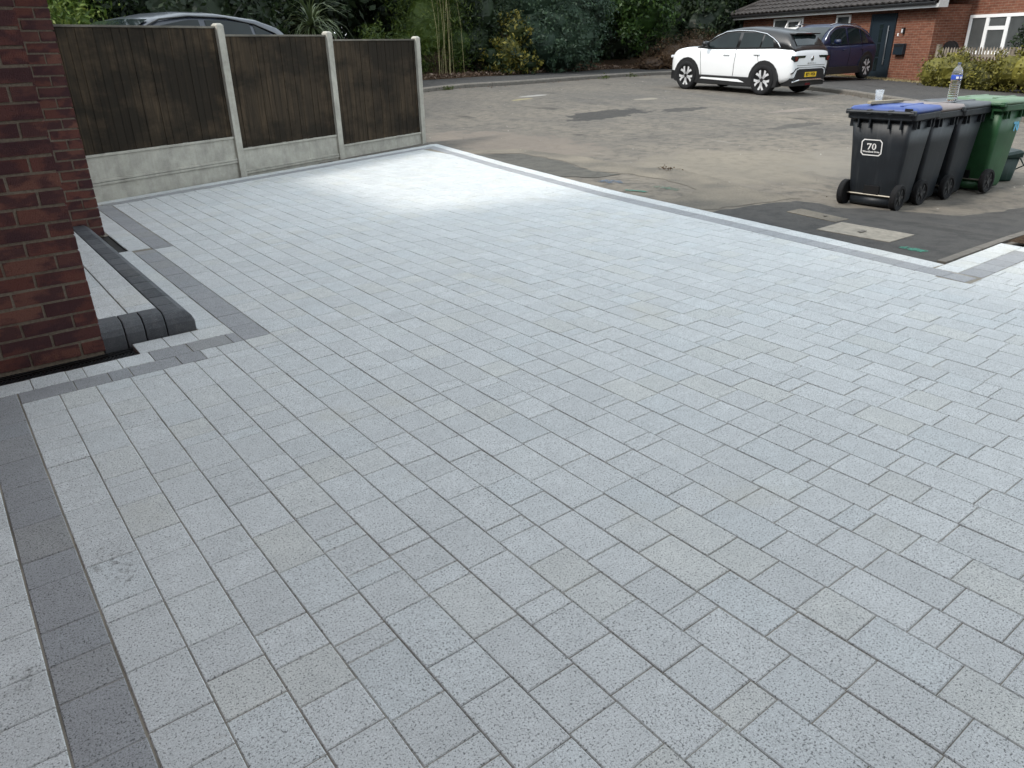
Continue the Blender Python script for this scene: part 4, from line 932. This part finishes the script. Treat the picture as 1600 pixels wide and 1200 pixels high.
# leaf litter on the bed edge and loose grit on the road
pts = []
for _ in range(2600):
    q = KP.at(nr.uniform(6, 22.5), 2.0+abs(nr.normal(0, .55))); pts.append((q.x, q.y, zt(q.x, q.y)+.13+.10*nr.random()))
scatter_flat('leaf_litter', pts, .045, L['litter'], 'brown fallen leaves along the back edge of the footway', 'leaf litter', 'stuff', 1.2)
pts = []
for _ in range(420):
    q = KP.at(nr.uniform(5, 55), -abs(nr.normal(0, .18))-.02); pts.append((q.x, q.y, zt(q.x, q.y)))
scatter_flat('gutter_litter', pts, .028, L['litter'], 'dry leaf bits and grit lying in the road gutter', 'litter', 'stuff', 3)
pts = []
for _ in range(260):
    x, y = nr.uniform(7, 20), nr.uniform(3, 18)
    pts.append((x, y, zt(x, y)-.006))
k = NT('pale stone chips'); M['chips'] = k.fin(k.ramp(k.island(), [(0, (.22, .20, .17)), (1, (.5, .48, .44))]), .9)
scatter_flat('stone_chips', pts, .014, M['chips'], 'pale stone chips scattered over the tarmac', 'chippings', 'stuff', 2)

# ------------------------------------------------------------------ house across the road
FH = Vector((27.0, 13.95)); fdir = Vector((-.358, -.933)).normalized()      # along the front, towards the right
hz = zt(26.5, 13.5)-.0
far = tag(empty('bungalow', (FH.x, FH.y, hz), math.atan2(fdir.y, fdir.x)), 'orange-red brick bungalow with brown tiled roof and dark front door', 'house')
# local: x along the front (right = +), y = left of that direction = behind the wall is +y
sgn_back = 1 if (Vector((-fdir.y, fdir.x)).dot(Vector((1, 0))) > 0) else -1
def fb(name, x0, x1, y0, y1, z0, z1, mats, parent=None, bevel=0):
    ya, yb = sorted((y0*sgn_back, y1*sgn_back)); b = MB(); b.bx(x0, x1, ya, yb, z0, z1)
    if isinstance(mats, list): b.m = [0, 0, 0, 0, 1, 1]
    return b.build(name, mats, parent or far, bevel=bevel)
FBm = [M['fbx'], M['fby']]
fb('wall', -9.1, 1.72, 0, 6, -.3, 2.30, FBm)
fb('wall', 1.72-2.5, 10, 1.31, 8, -.31, 6.0, FBm)                 # taller part set back on the right
fb('fascia', -9.5, 2.05, -.34, -.31, 2.21, 2.33, M['fascia']); fb('soffit', -9.5, 2.05, -.31, .0, 2.30, 2.325, M['fascia'])
fb('gutter', -9.5, 2.0, -.44, -.345, 2.30, 2.385, M['black'], bevel=.02)
fb('verge_box', 2.05, 2.08, -.34, .02, 2.21, 2.43, M['fascia'])
b = MB()
PITCH_R = R(27); rows = 12; gauge = .32; wv = .30; x0, x1 = -9.55, 2.08
for rw in range(rows):
    d0, d1 = rw*gauge, (rw+1)*gauge+.06; xl = x0+ (d0*math.cos(PITCH_R))*.95; n = int((x1-xl)/.05); vs = []
    for i in range(n+1):
        x = xl+(x1-xl)*i/n; ph = (x/wv) % 1.0; prof_ = .028*math.sin(2*math.pi*ph)+(.012 if ph > .5 else 0)
        for d, lift in ((d0, .045), (d0+.004, .052), (d1, .005)):
            hgt = prof_+lift-(.04 if d == d0 else 0)
            vs.append((x, sgn_back*(-.42+d*math.cos(PITCH_R)-hgt*math.sin(PITCH_R)), 2.40+d*math.sin(PITCH_R)+hgt*math.cos(PITCH_R)))
    b.add(vs, [(3*i+j, 3*(i+1)+j, 3*(i+1)+j+1, 3*i+j+1) for i in range(n) for j in range(2)])
rfm = b.build('roof_tiles', M['rooft'], far, smooth=False); rfm['kind'] = 'stuff'
MB().add([(-9.5, sgn_back*-.36, 2.39), (2.07, sgn_back*-.36, 2.39), (2.07, sgn_back*4.5, 4.75), (-6, sgn_back*4.5, 4.75), (-9.5, sgn_back*7, 2.39)], [(0, 1, 2, 3), (0, 3, 4)]).build('roof_deck', M['rooft'], far)
MB().tube([(-9.5, sgn_back*-.40, 2.44), (-6.0, sgn_back*3.2, 4.2)], .11, 8).build('hip_ridge', M['rooft'], far)
# door with a long bar handle
dr = fb('door', -1.02, .0, -.03, .04, .0, 2.06, M['door']); fb('door_frame', -1.10, -1.02, -.045, .03, -.02, 2.13, M['door'], dr); fb('door_frame', .0, .08, -.045, .03, -.02, 2.13, M['door'], dr); fb('door_frame', -1.02, .0, -.045, .03, 2.06, 2.13, M['door'], dr)
for za, zb in ((.35, .75), (.80, 1.20), (1.25, 1.65), (1.68, 1.80)): fb('glazing', -.62, -.48, -.042, -.02, za, zb, M['glass'], dr)
yh = sgn_back*-.085
MB().tube([(-.17, yh, .55), (-.17, yh, 1.75)], .018, 8).build('bar_handle', M['steel'], dr)
for z in (.7, 1.6): MB().tube([(-.17, yh, z), (-.17, sgn_back*-.03, z)], .01, 6).build('handle_bracket', M['steel'], dr)
fb('threshold', -1.1, .08, -.14, .02, -.05, .0, M['conc'])
lb = fb('letter_box', .28, .70, -.14, -.002, .86, 1.20, M['door'], bevel=.01); fb('flap', .30, .68, -.150, -.141, 1.10, 1.17, M['black'], lb)
wl = fb('wall_lamp', .44, .53, -.09, -.002, 1.50, 1.68, M['black'], bevel=.015); fb('lamp_glass', .455, .515, -.10, -.091, 1.53, 1.64, M['lens'], wl)
fb('door_bell', .22, .27, -.02, -.001, 1.43, 1.52, M['white'])
def window(x0, x1, z0, z1, y, muls=(), trans=(), fw=.065, opens=None, glass='pane'):
    w = fb('window', x0, x1, y+.0, y+.03, z0, z1, M[glass])
    fb('frame', x0-fw, x0, y-.03, y+.04, z0-fw, z1+fw, M['white'], w); fb('frame', x1, x1+fw, y-.03, y+.04, z0-fw, z1+fw, M['white'], w)
    fb('frame', x0, x1, y-.03, y+.04, z1, z1+fw, M['white'], w); fb('frame', x0, x1, y-.03, y+.04, z0-fw, z0, M['white'], w)
    for m in muls: fb('mullion', m-fw*.7, m+fw*.7, y-.025, y+.035, z0, z1, M['white'], w)
    for a, c, z in trans: fb('transom', a, c, y-.024, y+.034, z-fw*.6, z+fw*.6, M['white'], w)
    fb('sill', x0-fw-.04, x1+fw+.04, y-.09, y+.0, z0-fw-.045, z0-fw, M['white'], w); return w
w1 = window(-6.75, -4.95, 1.20, 2.10, -.012, muls=(-5.85,), trans=((-5.8, -4.95, 1.72),))
for a in ((0, 0), ):   # top-hung light standing open
    Mo = Matrix.Rotation(sgn_back*R(-24), 3, 'X')
    b = MB()
    for (xa, xb, za, zb) in ((-5.80, -4.95, -.07, 0), (-5.80, -4.95, -.38, -.31), (-5.80, -5.73, -.31, -.07), (-5.02, -4.95, -.31, -.07)):
        b.box(Mo @ Vector(((xa+xb)/2, 0, (za+zb)/2))+Vector((0, sgn_back*-.05, 2.10)), (xb-xa, .04, zb-za), M=Mo)
    b.build('open_sash', M['white'], w1)
window(-2.88, -2.25, 1.20, 2.10, -.012)
w3 = window(1.88, 4.6, .96, 1.90, 1.295, muls=(2.47, 3.20), trans=((2.52, 3.15, 1.60),), fw=.09, glass='blind')
hr = tag(empty('hose_reel', (FH.x+fdir.x*2.0, FH.y+fdir.y*2.0, 0)), 'black round hose reel standing against the brick return wall behind the pickets', 'hose reel')
hr.location = (FH.x+fdir.x*1.98-fdir.y*.55*1.0, FH.y+fdir.y*1.98+fdir.x*.55, hz)
hr.rotation_euler = (0, 0, math.atan2(fdir.y, fdir.x))
MB().lathe([(.10, -.07), (.26, -.07), (.26, -.05), (.12, -.045), (.12, .045), (.26, .05), (.26, .07), (.10, .07)], 20, M=Matrix.Rotation(math.pi/2, 3, 'X'), c=(0, 0, 1.0)).build('reel', M['black'], hr, fix=True)
MB().tube([(-.05, 0, 0), (0, 0, 1.0)], .03, 6).build('stand', M['black'], hr)
MB().lathe([(.15, -.04), (.19, -.04), (.19, .04), (.15, .04)], 16, M=Matrix.Rotation(math.pi/2, 3, 'X'), c=(0, 0, 1.0)).build('hose_coil', M['clad'], hr, fix=True)

# picket fence and golden hedge in front of the set-back wall
PF0 = Vector((25.05, 11.45)); PFd = Vector((-.36, -.933)).normalized(); nP = 46
pk = tag(empty('picket_fence', (PF0.x, PF0.y, zt(PF0.x, PF0.y)+.08), math.atan2(PFd.y, PFd.x)), 'weathered grey picket fence behind the golden hedge', 'fence')
me = None
for i in range(nP):
    x = .14+i*.105
    if me is None:
        b = MB().prism([(-.03, 0), (.03, 0), (.03, 1.0), (0, 1.06), (-.03, 1.0)], -.009, .009); b.v = [(x_, z_, y_) for x_, y_, z_ in b.v]
        me = bpy.data.meshes.new('picket'); me.from_pydata(b.v, [], b.f); me.materials.append(M['picket'])
    o = link('picket', me, pk); o.location = (x, 0, rng.uniform(-.012, .012)); o.rotation_euler = (0, rng.gauss(0, .012), 0)
for z in (.25, .80): MB().bx(0, nP*.105+.2, sgn_back*.012-.014, sgn_back*.012+.014, z, z+.07).build('rail', M['picket'], pk)
MB().bx(-.06, .05, -.055, .055, -.1, 1.14).build('post', M['picket'], pk, bevel=.006); MB().bx(2.4, 2.5, .03, .13, -.1, 1.05).build('post', M['picket'], pk)

# ------------------------------------------------------------------ vegetation
def foliage(name, label, cat, base, blobs, n, leaf, mat, trunk=True, asp=.5, group=None, clump=.14, up=.25, core=.62, seed=1, zmin=None, droop=0):
    """blobs: (dx, dy, z, rx, ry, rz). leaves gather in clumps near each blob's surface"""
    global nr
    nr = np.random.default_rng(seed)
    root = tag(empty(name, (base[0], base[1], base[2])), label, cat, group)
    vol = np.array([b[3]*b[4]+b[4]*b[5]+b[3]*b[5] for b in blobs]); cnt = (n*vol/vol.sum()).astype(int); Cs = []; Ns = []
    for (dx, dy, z, rx, ry, rz_), m in zip(blobs, cnt):
        nc = max(8, m//28); d = nr.normal(size=(nc, 3)); d /= np.linalg.norm(d, axis=1)[:, None]
        rad = np.sqrt(nr.uniform(.30, 1.12, (nc, 1))); cc = d*rad; idx = nr.integers(0, nc, m)
        pts = cc[idx]+nr.normal(0, clump, (m, 3))*nr.uniform(.5, 1.2, (nc, 1))[idx]; P = pts*np.array([rx, ry, rz_])+np.array([dx, dy, z]); Cs.append(P); Ns.append(pts)
    C = np.concatenate(Cs); N = np.concatenate(Ns)
    if zmin is not None: keep = C[:, 2] > zmin; C, N = C[keep], N[keep]
    A, B = frames(len(C), up, N*1.1); s = nr.uniform(.6, 1.35, (len(C), 1))*leaf
    if droop: A[:, 2] -= droop; A /= np.linalg.norm(A, axis=1)[:, None]
    quads_mesh('crown', C, A*s, B*s*asp, mat, root)
    nr = np.random.default_rng(seed+500)
    if core:    # solid blobs added so no sky light comes through the crown
        b = MB()
        for (dx, dy, z, rx, ry, rz_) in blobs:
            rings = []; mm = 12
            for i in range(1, 9):
                a = math.pi*i/9; rings.append([(dx+rx*core*math.sin(a)*math.cos(2*math.pi*q/mm)*(1+nr.uniform(-.1, .1)), dy+ry*core*math.sin(a)*math.sin(2*math.pi*q/mm)*(1+nr.uniform(-.1, .1)), z-rz_*core*math.cos(a)) for q in range(mm)])
            b.loft(rings)
        b.build('crown_filler', mat, root, fix=True)
    if trunk:
        h = max(b[2] for b in blobs); r0 = .03+.018*h; x0_, y0_ = blobs[0][0], blobs[0][1]
        t_ = MB().tube([(x0_*.3, y0_*.3, -.3), (x0_*.4+.05, y0_*.4, h*.35), (x0_*.6, y0_*.6+.04, h*.75), (x0_, y0_, h*1.05)], [r0*1.3, r0, r0*.7, r0*.25], 8)
        for q in range(4):
            a = q*1.7+seed; t_.tube([(x0_*.4, y0_*.4, h*(.3+.1*q)), (x0_*.4+.3*h*.35*math.cos(a), y0_*.4+.3*h*.35*math.sin(a), h*(.5+.12*q)), (x0_*.4+.45*h*.4*math.cos(a), y0_*.4+.45*h*.4*math.sin(a), h*(.62+.12*q))], [r0*.5, r0*.35, r0*.12], 6)
        t_.build('trunk', M['bark'], root, smooth=True)
    return root
bz = lambda x, y: zt(x, y)+.25
# big dark trees behind everything, left to right
TB = [(-3.5, 19.5, 3.4, 7.5), (1.5, 21.0, 3.3, 8.5), (6.0, 23.0, 3.2, 8.0), (10.2, 25.5, 3.2, 9.0), (15.0, 27.5, 3.4, 9.5), (20.0, 28.0, 3.4, 9.0), (25.0, 28.5, 3.2, 9.5), (29.5, 27.8, 3.2, 9.0), (34.0, 26.0, 3.4, 9.5), (38.5, 22.0, 3.2, 9.0), (26.5, 33.0, 3.6, 10.5), (33.0, 32.0, 3.6, 10.5), (31.6, 25.0, 2.6, 6.5), (36.5, 29.0, 3.2, 9.0)]
words = ['farthest left, above the slate car', 'above the rear of the slate car', 'behind the spiky palm-like shrub', 'left of the bamboo', 'behind the bamboo and yellow shrub', 'behind the clipped blue-green bush', 'between the clipped bush and the laurel', 'behind the laurel', 'just left of the bungalow roof', 'behind the bungalow', 'deep behind the laurel', 'deep behind the bungalow end', 'over the bonnet of the white car', 'at the back left of the bungalow roof']
for i, ((x, y, rr_, h), w) in enumerate(zip(TB, words)):
    foliage('dark_tree', 'tall dark evergreen tree '+w, 'tree', (x, y, zt(x, y)), [(0, 0, h*.30, rr_*.95, rr_*.8, h*.34), (.6*(-1)**i, .3, h*.62, rr_, rr_*.85, h*.36), (-.8*(-1)**i, -.4, h*.45, rr_*.75, rr_*.8, h*.3)], 15000, .15, L['darkgreen'], group='dark trees closing the background', clump=.11, seed=40+i, core=.62)
foliage('golden_conifer', 'bright yellow-green conifer above the left end of the fence', 'conifer', (2.5, 15.6, .36), [(0, 0, 1.2, .85, .85, 1.3), (.1, 0, 2.3, .7, .7, 1.0), (-.5, .2, 1.8, .6, .6, 1.0)], 9000, .055, L['golden'], asp=.3, seed=2, clump=.17, droop=.3)
foliage('broadleaf_shrub', 'dark leafy shrub behind the roof of the slate car', 'shrub', (4.6, 15.9, .36), [(0, 0, 1.6, 1.6, .9, 1.5), (1.1, .4, 1.8, 1.1, .8, 1.3), (-1.2, .3, 2.0, 1.0, .8, 1.2)], 9000, .07, L['darkgreen'], seed=3, clump=.14)
foliage('purple_shrub', 'low purple-leaved shrub seen over the third fence panel', 'shrub', (9.7, 19.9+1.6, zt(9.7, 21)), [(0, 0, .75, 1.1, .6, .7), (1.0, .1, .85, .7, .5, .6)], 3500, .05, L['purple'], seed=4, trunk=False)
foliage('lime_shrub', 'small lime green tufted shrub above the third fence panel', 'shrub', (11.2, 21.0, zt(11.2, 21)), [(0, 0, 1.0, .6, .5, .75)], 2500, .06, L['bamboo'], asp=.22, seed=5, trunk=False)
foliage('clipped_bush', 'large rounded clipped blue-green bush beside the footway', 'bush', (19.1, 22.15, bz(19.1, 22.15)-.15), [(0, 0, 1.3, 2.05, 1.5, 1.6), (-.3, .2, 2.6, 2.1, 1.6, 1.6), (.5, .1, 2.0, 1.9, 1.4, 1.7), (-1.0, -.2, 1.0, 1.1, 1.1, 1.0)], 52000, .052, L['blue'], asp=.55, seed=6, clump=.06, core=.80)
foliage('laurel_bush', 'glossy bright green laurel bush right of the clipped bush', 'bush', (24.1, 22.6, bz(24.1, 22.6)), [(0, 0, 2.0, 1.35, 1.1, 1.5), (.4, .1, 2.9, 1.3, 1.1, 1.2), (-.6, .3, 2.6, 1.1, 1.0, 1.4)], 14000, .075, L['laurel'], seed=7, clump=.10, core=.6)
foliage('holly_bush', 'very dark holly bush in the gap left of the laurel', 'bush', (22.6, 24.2, bz(22.6, 24.2)), [(0, 0, 1.5, 1.2, 1.0, 1.7), (0, .2, 2.8, 1.2, 1.0, 1.5)], 7000, .06, L['darkgreen'], seed=8, clump=.12)
foliage('bracken_bank', 'brown dead bracken on the bank beneath the laurel', 'bracken', (25.3, 22.0, bz(25.3, 22.0)-.2), [(0, 0, .5, 1.3, .9, .75), (1.4, .1, .6, 1.3, .9, .9), (-1.3, 0, .25, 1.0, .6, .45), (2.8, -.4, .5, 1.2, .9, .8)], 9000, .06, L['brown'], asp=.2, seed=9, trunk=False, clump=.16)
foliage('variegated_shrub', 'yellow variegated shrub beside the bamboo', 'shrub', (16.45, 21.55, bz(16.45, 21.55)-.15), [(0, 0, .7, .85, .7, .75), (.35, .1, 1.35, .65, .6, .6), (.75, -.1, .35, .55, .5, .4), (-.6, .1, .55, .5, .5, .5)], 3200, .065, L['varieg'], seed=10, clump=.14, core=.6)
foliage('dark_shrub', 'dark green shrub between the bamboo and the yellow shrub', 'shrub', (15.5, 22.1, bz(15.5, 22.1)-.1), [(0, 0, .9, .9, .7, 1.0), (.3, 0, 1.8, .8, .7, 1.0)], 5000, .05, L['darkgreen'], seed=12, clump=.12)
for i, (x, y, w) in enumerate(((22.0, 25.4, 'under the trees left of the laurel'), (24.6, 25.0, 'low behind the laurel'), (27.2, 24.6, 'behind the brown bracken'), (29.8, 23.8, 'beside the end of the bungalow'))):
    foliage('understorey_shrub', 'low dark evergreen shrub '+w, 'shrub', (x, y, zt(x, y)+.1), [(0, 0, .9, 1.6, .9, 1.2), (.3, .1, 1.9, 1.4, .9, 1.1), (-.6, 0, 1.4, 1.3, .8, 1.2)], 7000, .10, L['darkgreen'], group='dark shrubs under the trees', seed=60+i, trunk=False, clump=.1, core=.8)
# bamboo: canes and fine leaves
bmb = foliage('bamboo', 'tall bamboo clump with yellow canes by the fence end', 'bamboo', (14.0, 22.1, bz(14.0, 22.1)-.15), [(-.3, 0, 1.5, 1.3, .8, 1.5), (.35, 0, 2.9, 1.3, .9, 1.6), (-.7, .2, 3.3, 1.2, .9, 1.5), (.8, -.1, .9, .8, .6, .9), (-1.0, 0, .8, .9, .6, .9)], 15000, .075, L['bamboo'], asp=.16, seed=13, trunk=False, clump=.2, core=.55, droop=.35)
rc = random.Random(8)
for i in range(11):
    a = rc.uniform(-1, 1); x = -.05+rc.gauss(0, .35); y = -.55+rc.gauss(0, .2); le = rc.gauss(0, .10); h = rc.uniform(2.6, 4.6)
    MB().tube([(x, y, 0), (x+le*h*.5, y-.05, h*.5), (x+le*h*1.3, y+.1, h)], [.008, .006, .003], 5).build('cane', M['cane'], bmb)
# cordyline with strap leaves
cdy = tag(empty('cordyline', (7.25, 16.3, zt(7.25, 16.3))), 'spiky palm-like cordyline with long strap leaves behind the fence', 'cordyline')
MB().tube([(0, 0, -.1), (.03, 0, .9), (0, .02, 1.95)], [.07, .06, .05], 8).build('trunk', M['bark'], cdy, smooth=True)
for i in range(110):
    a = rc.uniform(0, 2*math.pi); el = R(rc.uniform(-35, 85)); ln = rc.uniform(.65, 1.0); w = .018; pts_ = []
    for j in range(6):
        t_ = j/5; e = el-t_*t_*R(42); rr_ = ln*t_; pts_.append(Vector((math.cos(a)*math.cos(e)*rr_, math.sin(a)*math.cos(e)*rr_, 1.93+math.sin(e)*rr_)))
    sd = Vector((-math.sin(a), math.cos(a), 0)); b = MB(); vs = []
    for j, p_ in enumerate(pts_): ww = w*(1-.85*(j/5)**2); vs += [p_-sd*ww, p_+sd*ww+Vector((0, 0, .004))]
    b.add(vs, [(2*j, 2*j+1, 2*j+3, 2*j+2) for j in range(5)]).build('strap_leaf', L['strap'], cdy)
# hedge and bush in front of the far house
gh = Vector((24.15, 9.6)); ga = math.atan2(PFd.y, PFd.x)
hb_ = []
for i in range(9):
    s = -1.75+i*.62; hb_.append((PFd.x*s, PFd.y*s, .42+.10*math.sin(i*1.7)+(.08 if 3 < i < 7 else 0), .55, .55, .52+.05*math.cos(i)))
foliage('golden_hedge', 'shaggy yellow-green hedge in front of the picket fence', 'hedge', (gh.x, gh.y, zt(gh.x, gh.y)+.05), hb_, 14000, .045, L['hedge'], trunk=False, asp=.45, seed=15, clump=.15, core=.8)
wb = FH+fdir*6.3+Vector((fdir.y, -fdir.x))*.2
foliage('garden_bush', 'dark green garden bush in front of the white window', 'bush', (FH.x+fdir.x*5.2-fdir.y*.35, FH.y+fdir.y*5.2+fdir.x*.35, hz), [(0, 0, 1.0, .65, .6, 1.0), (.1, -.1, 1.5, .5, .5, .6)], 5000, .05, L['darkgreen'], seed=16, clump=.13)
# dry grass along the foot of the bungalow
pts = []; 
nr = np.random.default_rng(77)
C = []
for _ in range(2600):
    s = nr.uniform(-4.0, 2.2); o_ = .1+abs(nr.normal(0, .28)); q = FH+fdir*s-Vector((-fdir.y, fdir.x))*sgn_back*o_; C.append((q.x, q.y, zt(q.x, q.y)+.10))
C = np.array(C); n = len(C); A = np.stack([nr.normal(0, .4, n), nr.normal(0, .4, n), np.abs(nr.normal(.5, .3, n))], 1); A /= np.linalg.norm(A, axis=1)[:, None]; B = np.cross(A, nr.normal(size=(n, 3))); B /= np.linalg.norm(B, axis=1)[:, None]; s = nr.uniform(.03, .075, (n, 1))
tag(quads_mesh('dry_grass', C, A*s, B*s*.16, L['straw']), 'straw-coloured dry grass along the foot of the bungalow wall', 'grass', None, 'stuff')
# weeds along the drive edge by the road kerb
C = []
for cx, cy in ((12.3, 19.0), (18.9, 19.5), (20.7, 19.9)):
    for _ in range(60): C.append((cx+nr.normal(0, .12), cy-.08+nr.normal(0, .05), zt(cx, cy)+abs(nr.normal(0, .05))))
scatter_flat('kerb_weeds', C, .035, L['moss'], 'small weeds growing in the joint below the far kerb', 'weeds', 'stuff', .4)
b = MB(); W = [2.05, 3, 4.2, 5.6, 7.4, 10, 14]; vs = []; n = 46; t0, t1 = 22.6, KP.l[-1]-8
for i in range(n+1):
    for j, w in enumerate(W):
        q = KP.at(t0+(t1-t0)*i/n, w); vs.append((q.x, q.y, zt(q.x, q.y)+.098-.004*j))
b.add(vs, [(i*7+j, (i+1)*7+j, (i+1)*7+j+1, i*7+j+1) for i in range(n) for j in range(6)]); b.build('front_verge', M['foot'], smooth=True, fix=True)['kind'] = 'structure'
# soil trodden on to the new paving
k = NT('soil smear'); p = k.pos(); f = k.noise(p, 38, 5, .75)
M['smear'] = k.fin((.075, .062, .048), .95, spec=.1, Alpha=k.ramp(f, [(.52, 0), (.66, .42)]))
for c, sz_, lb in (((.14, 2.34), (.07, .13), 'soil footprint on the pale pavers beside the left charcoal band'), ((-.17, 1.96), (.06, .09), 'soil smear at the lower left edge of the paving'), ((1.36, 6.76), (.22, .05), 'dirty line across the border beside the open drain slot')):
    rr_ = random.Random(int(c[1]*100)); pts = [(c[0]+sz_[0]*math.cos(2*math.pi*i/16)*rr_.uniform(.6, 1.15), c[1]+sz_[1]*math.sin(2*math.pi*i/16)*rr_.uniform(.6, 1.15)) for i in range(16)]
    tag(poly_sheet('soil_smear', pts, .0022-zt(*c), M['smear'], None, 1), lb, 'soil mark')
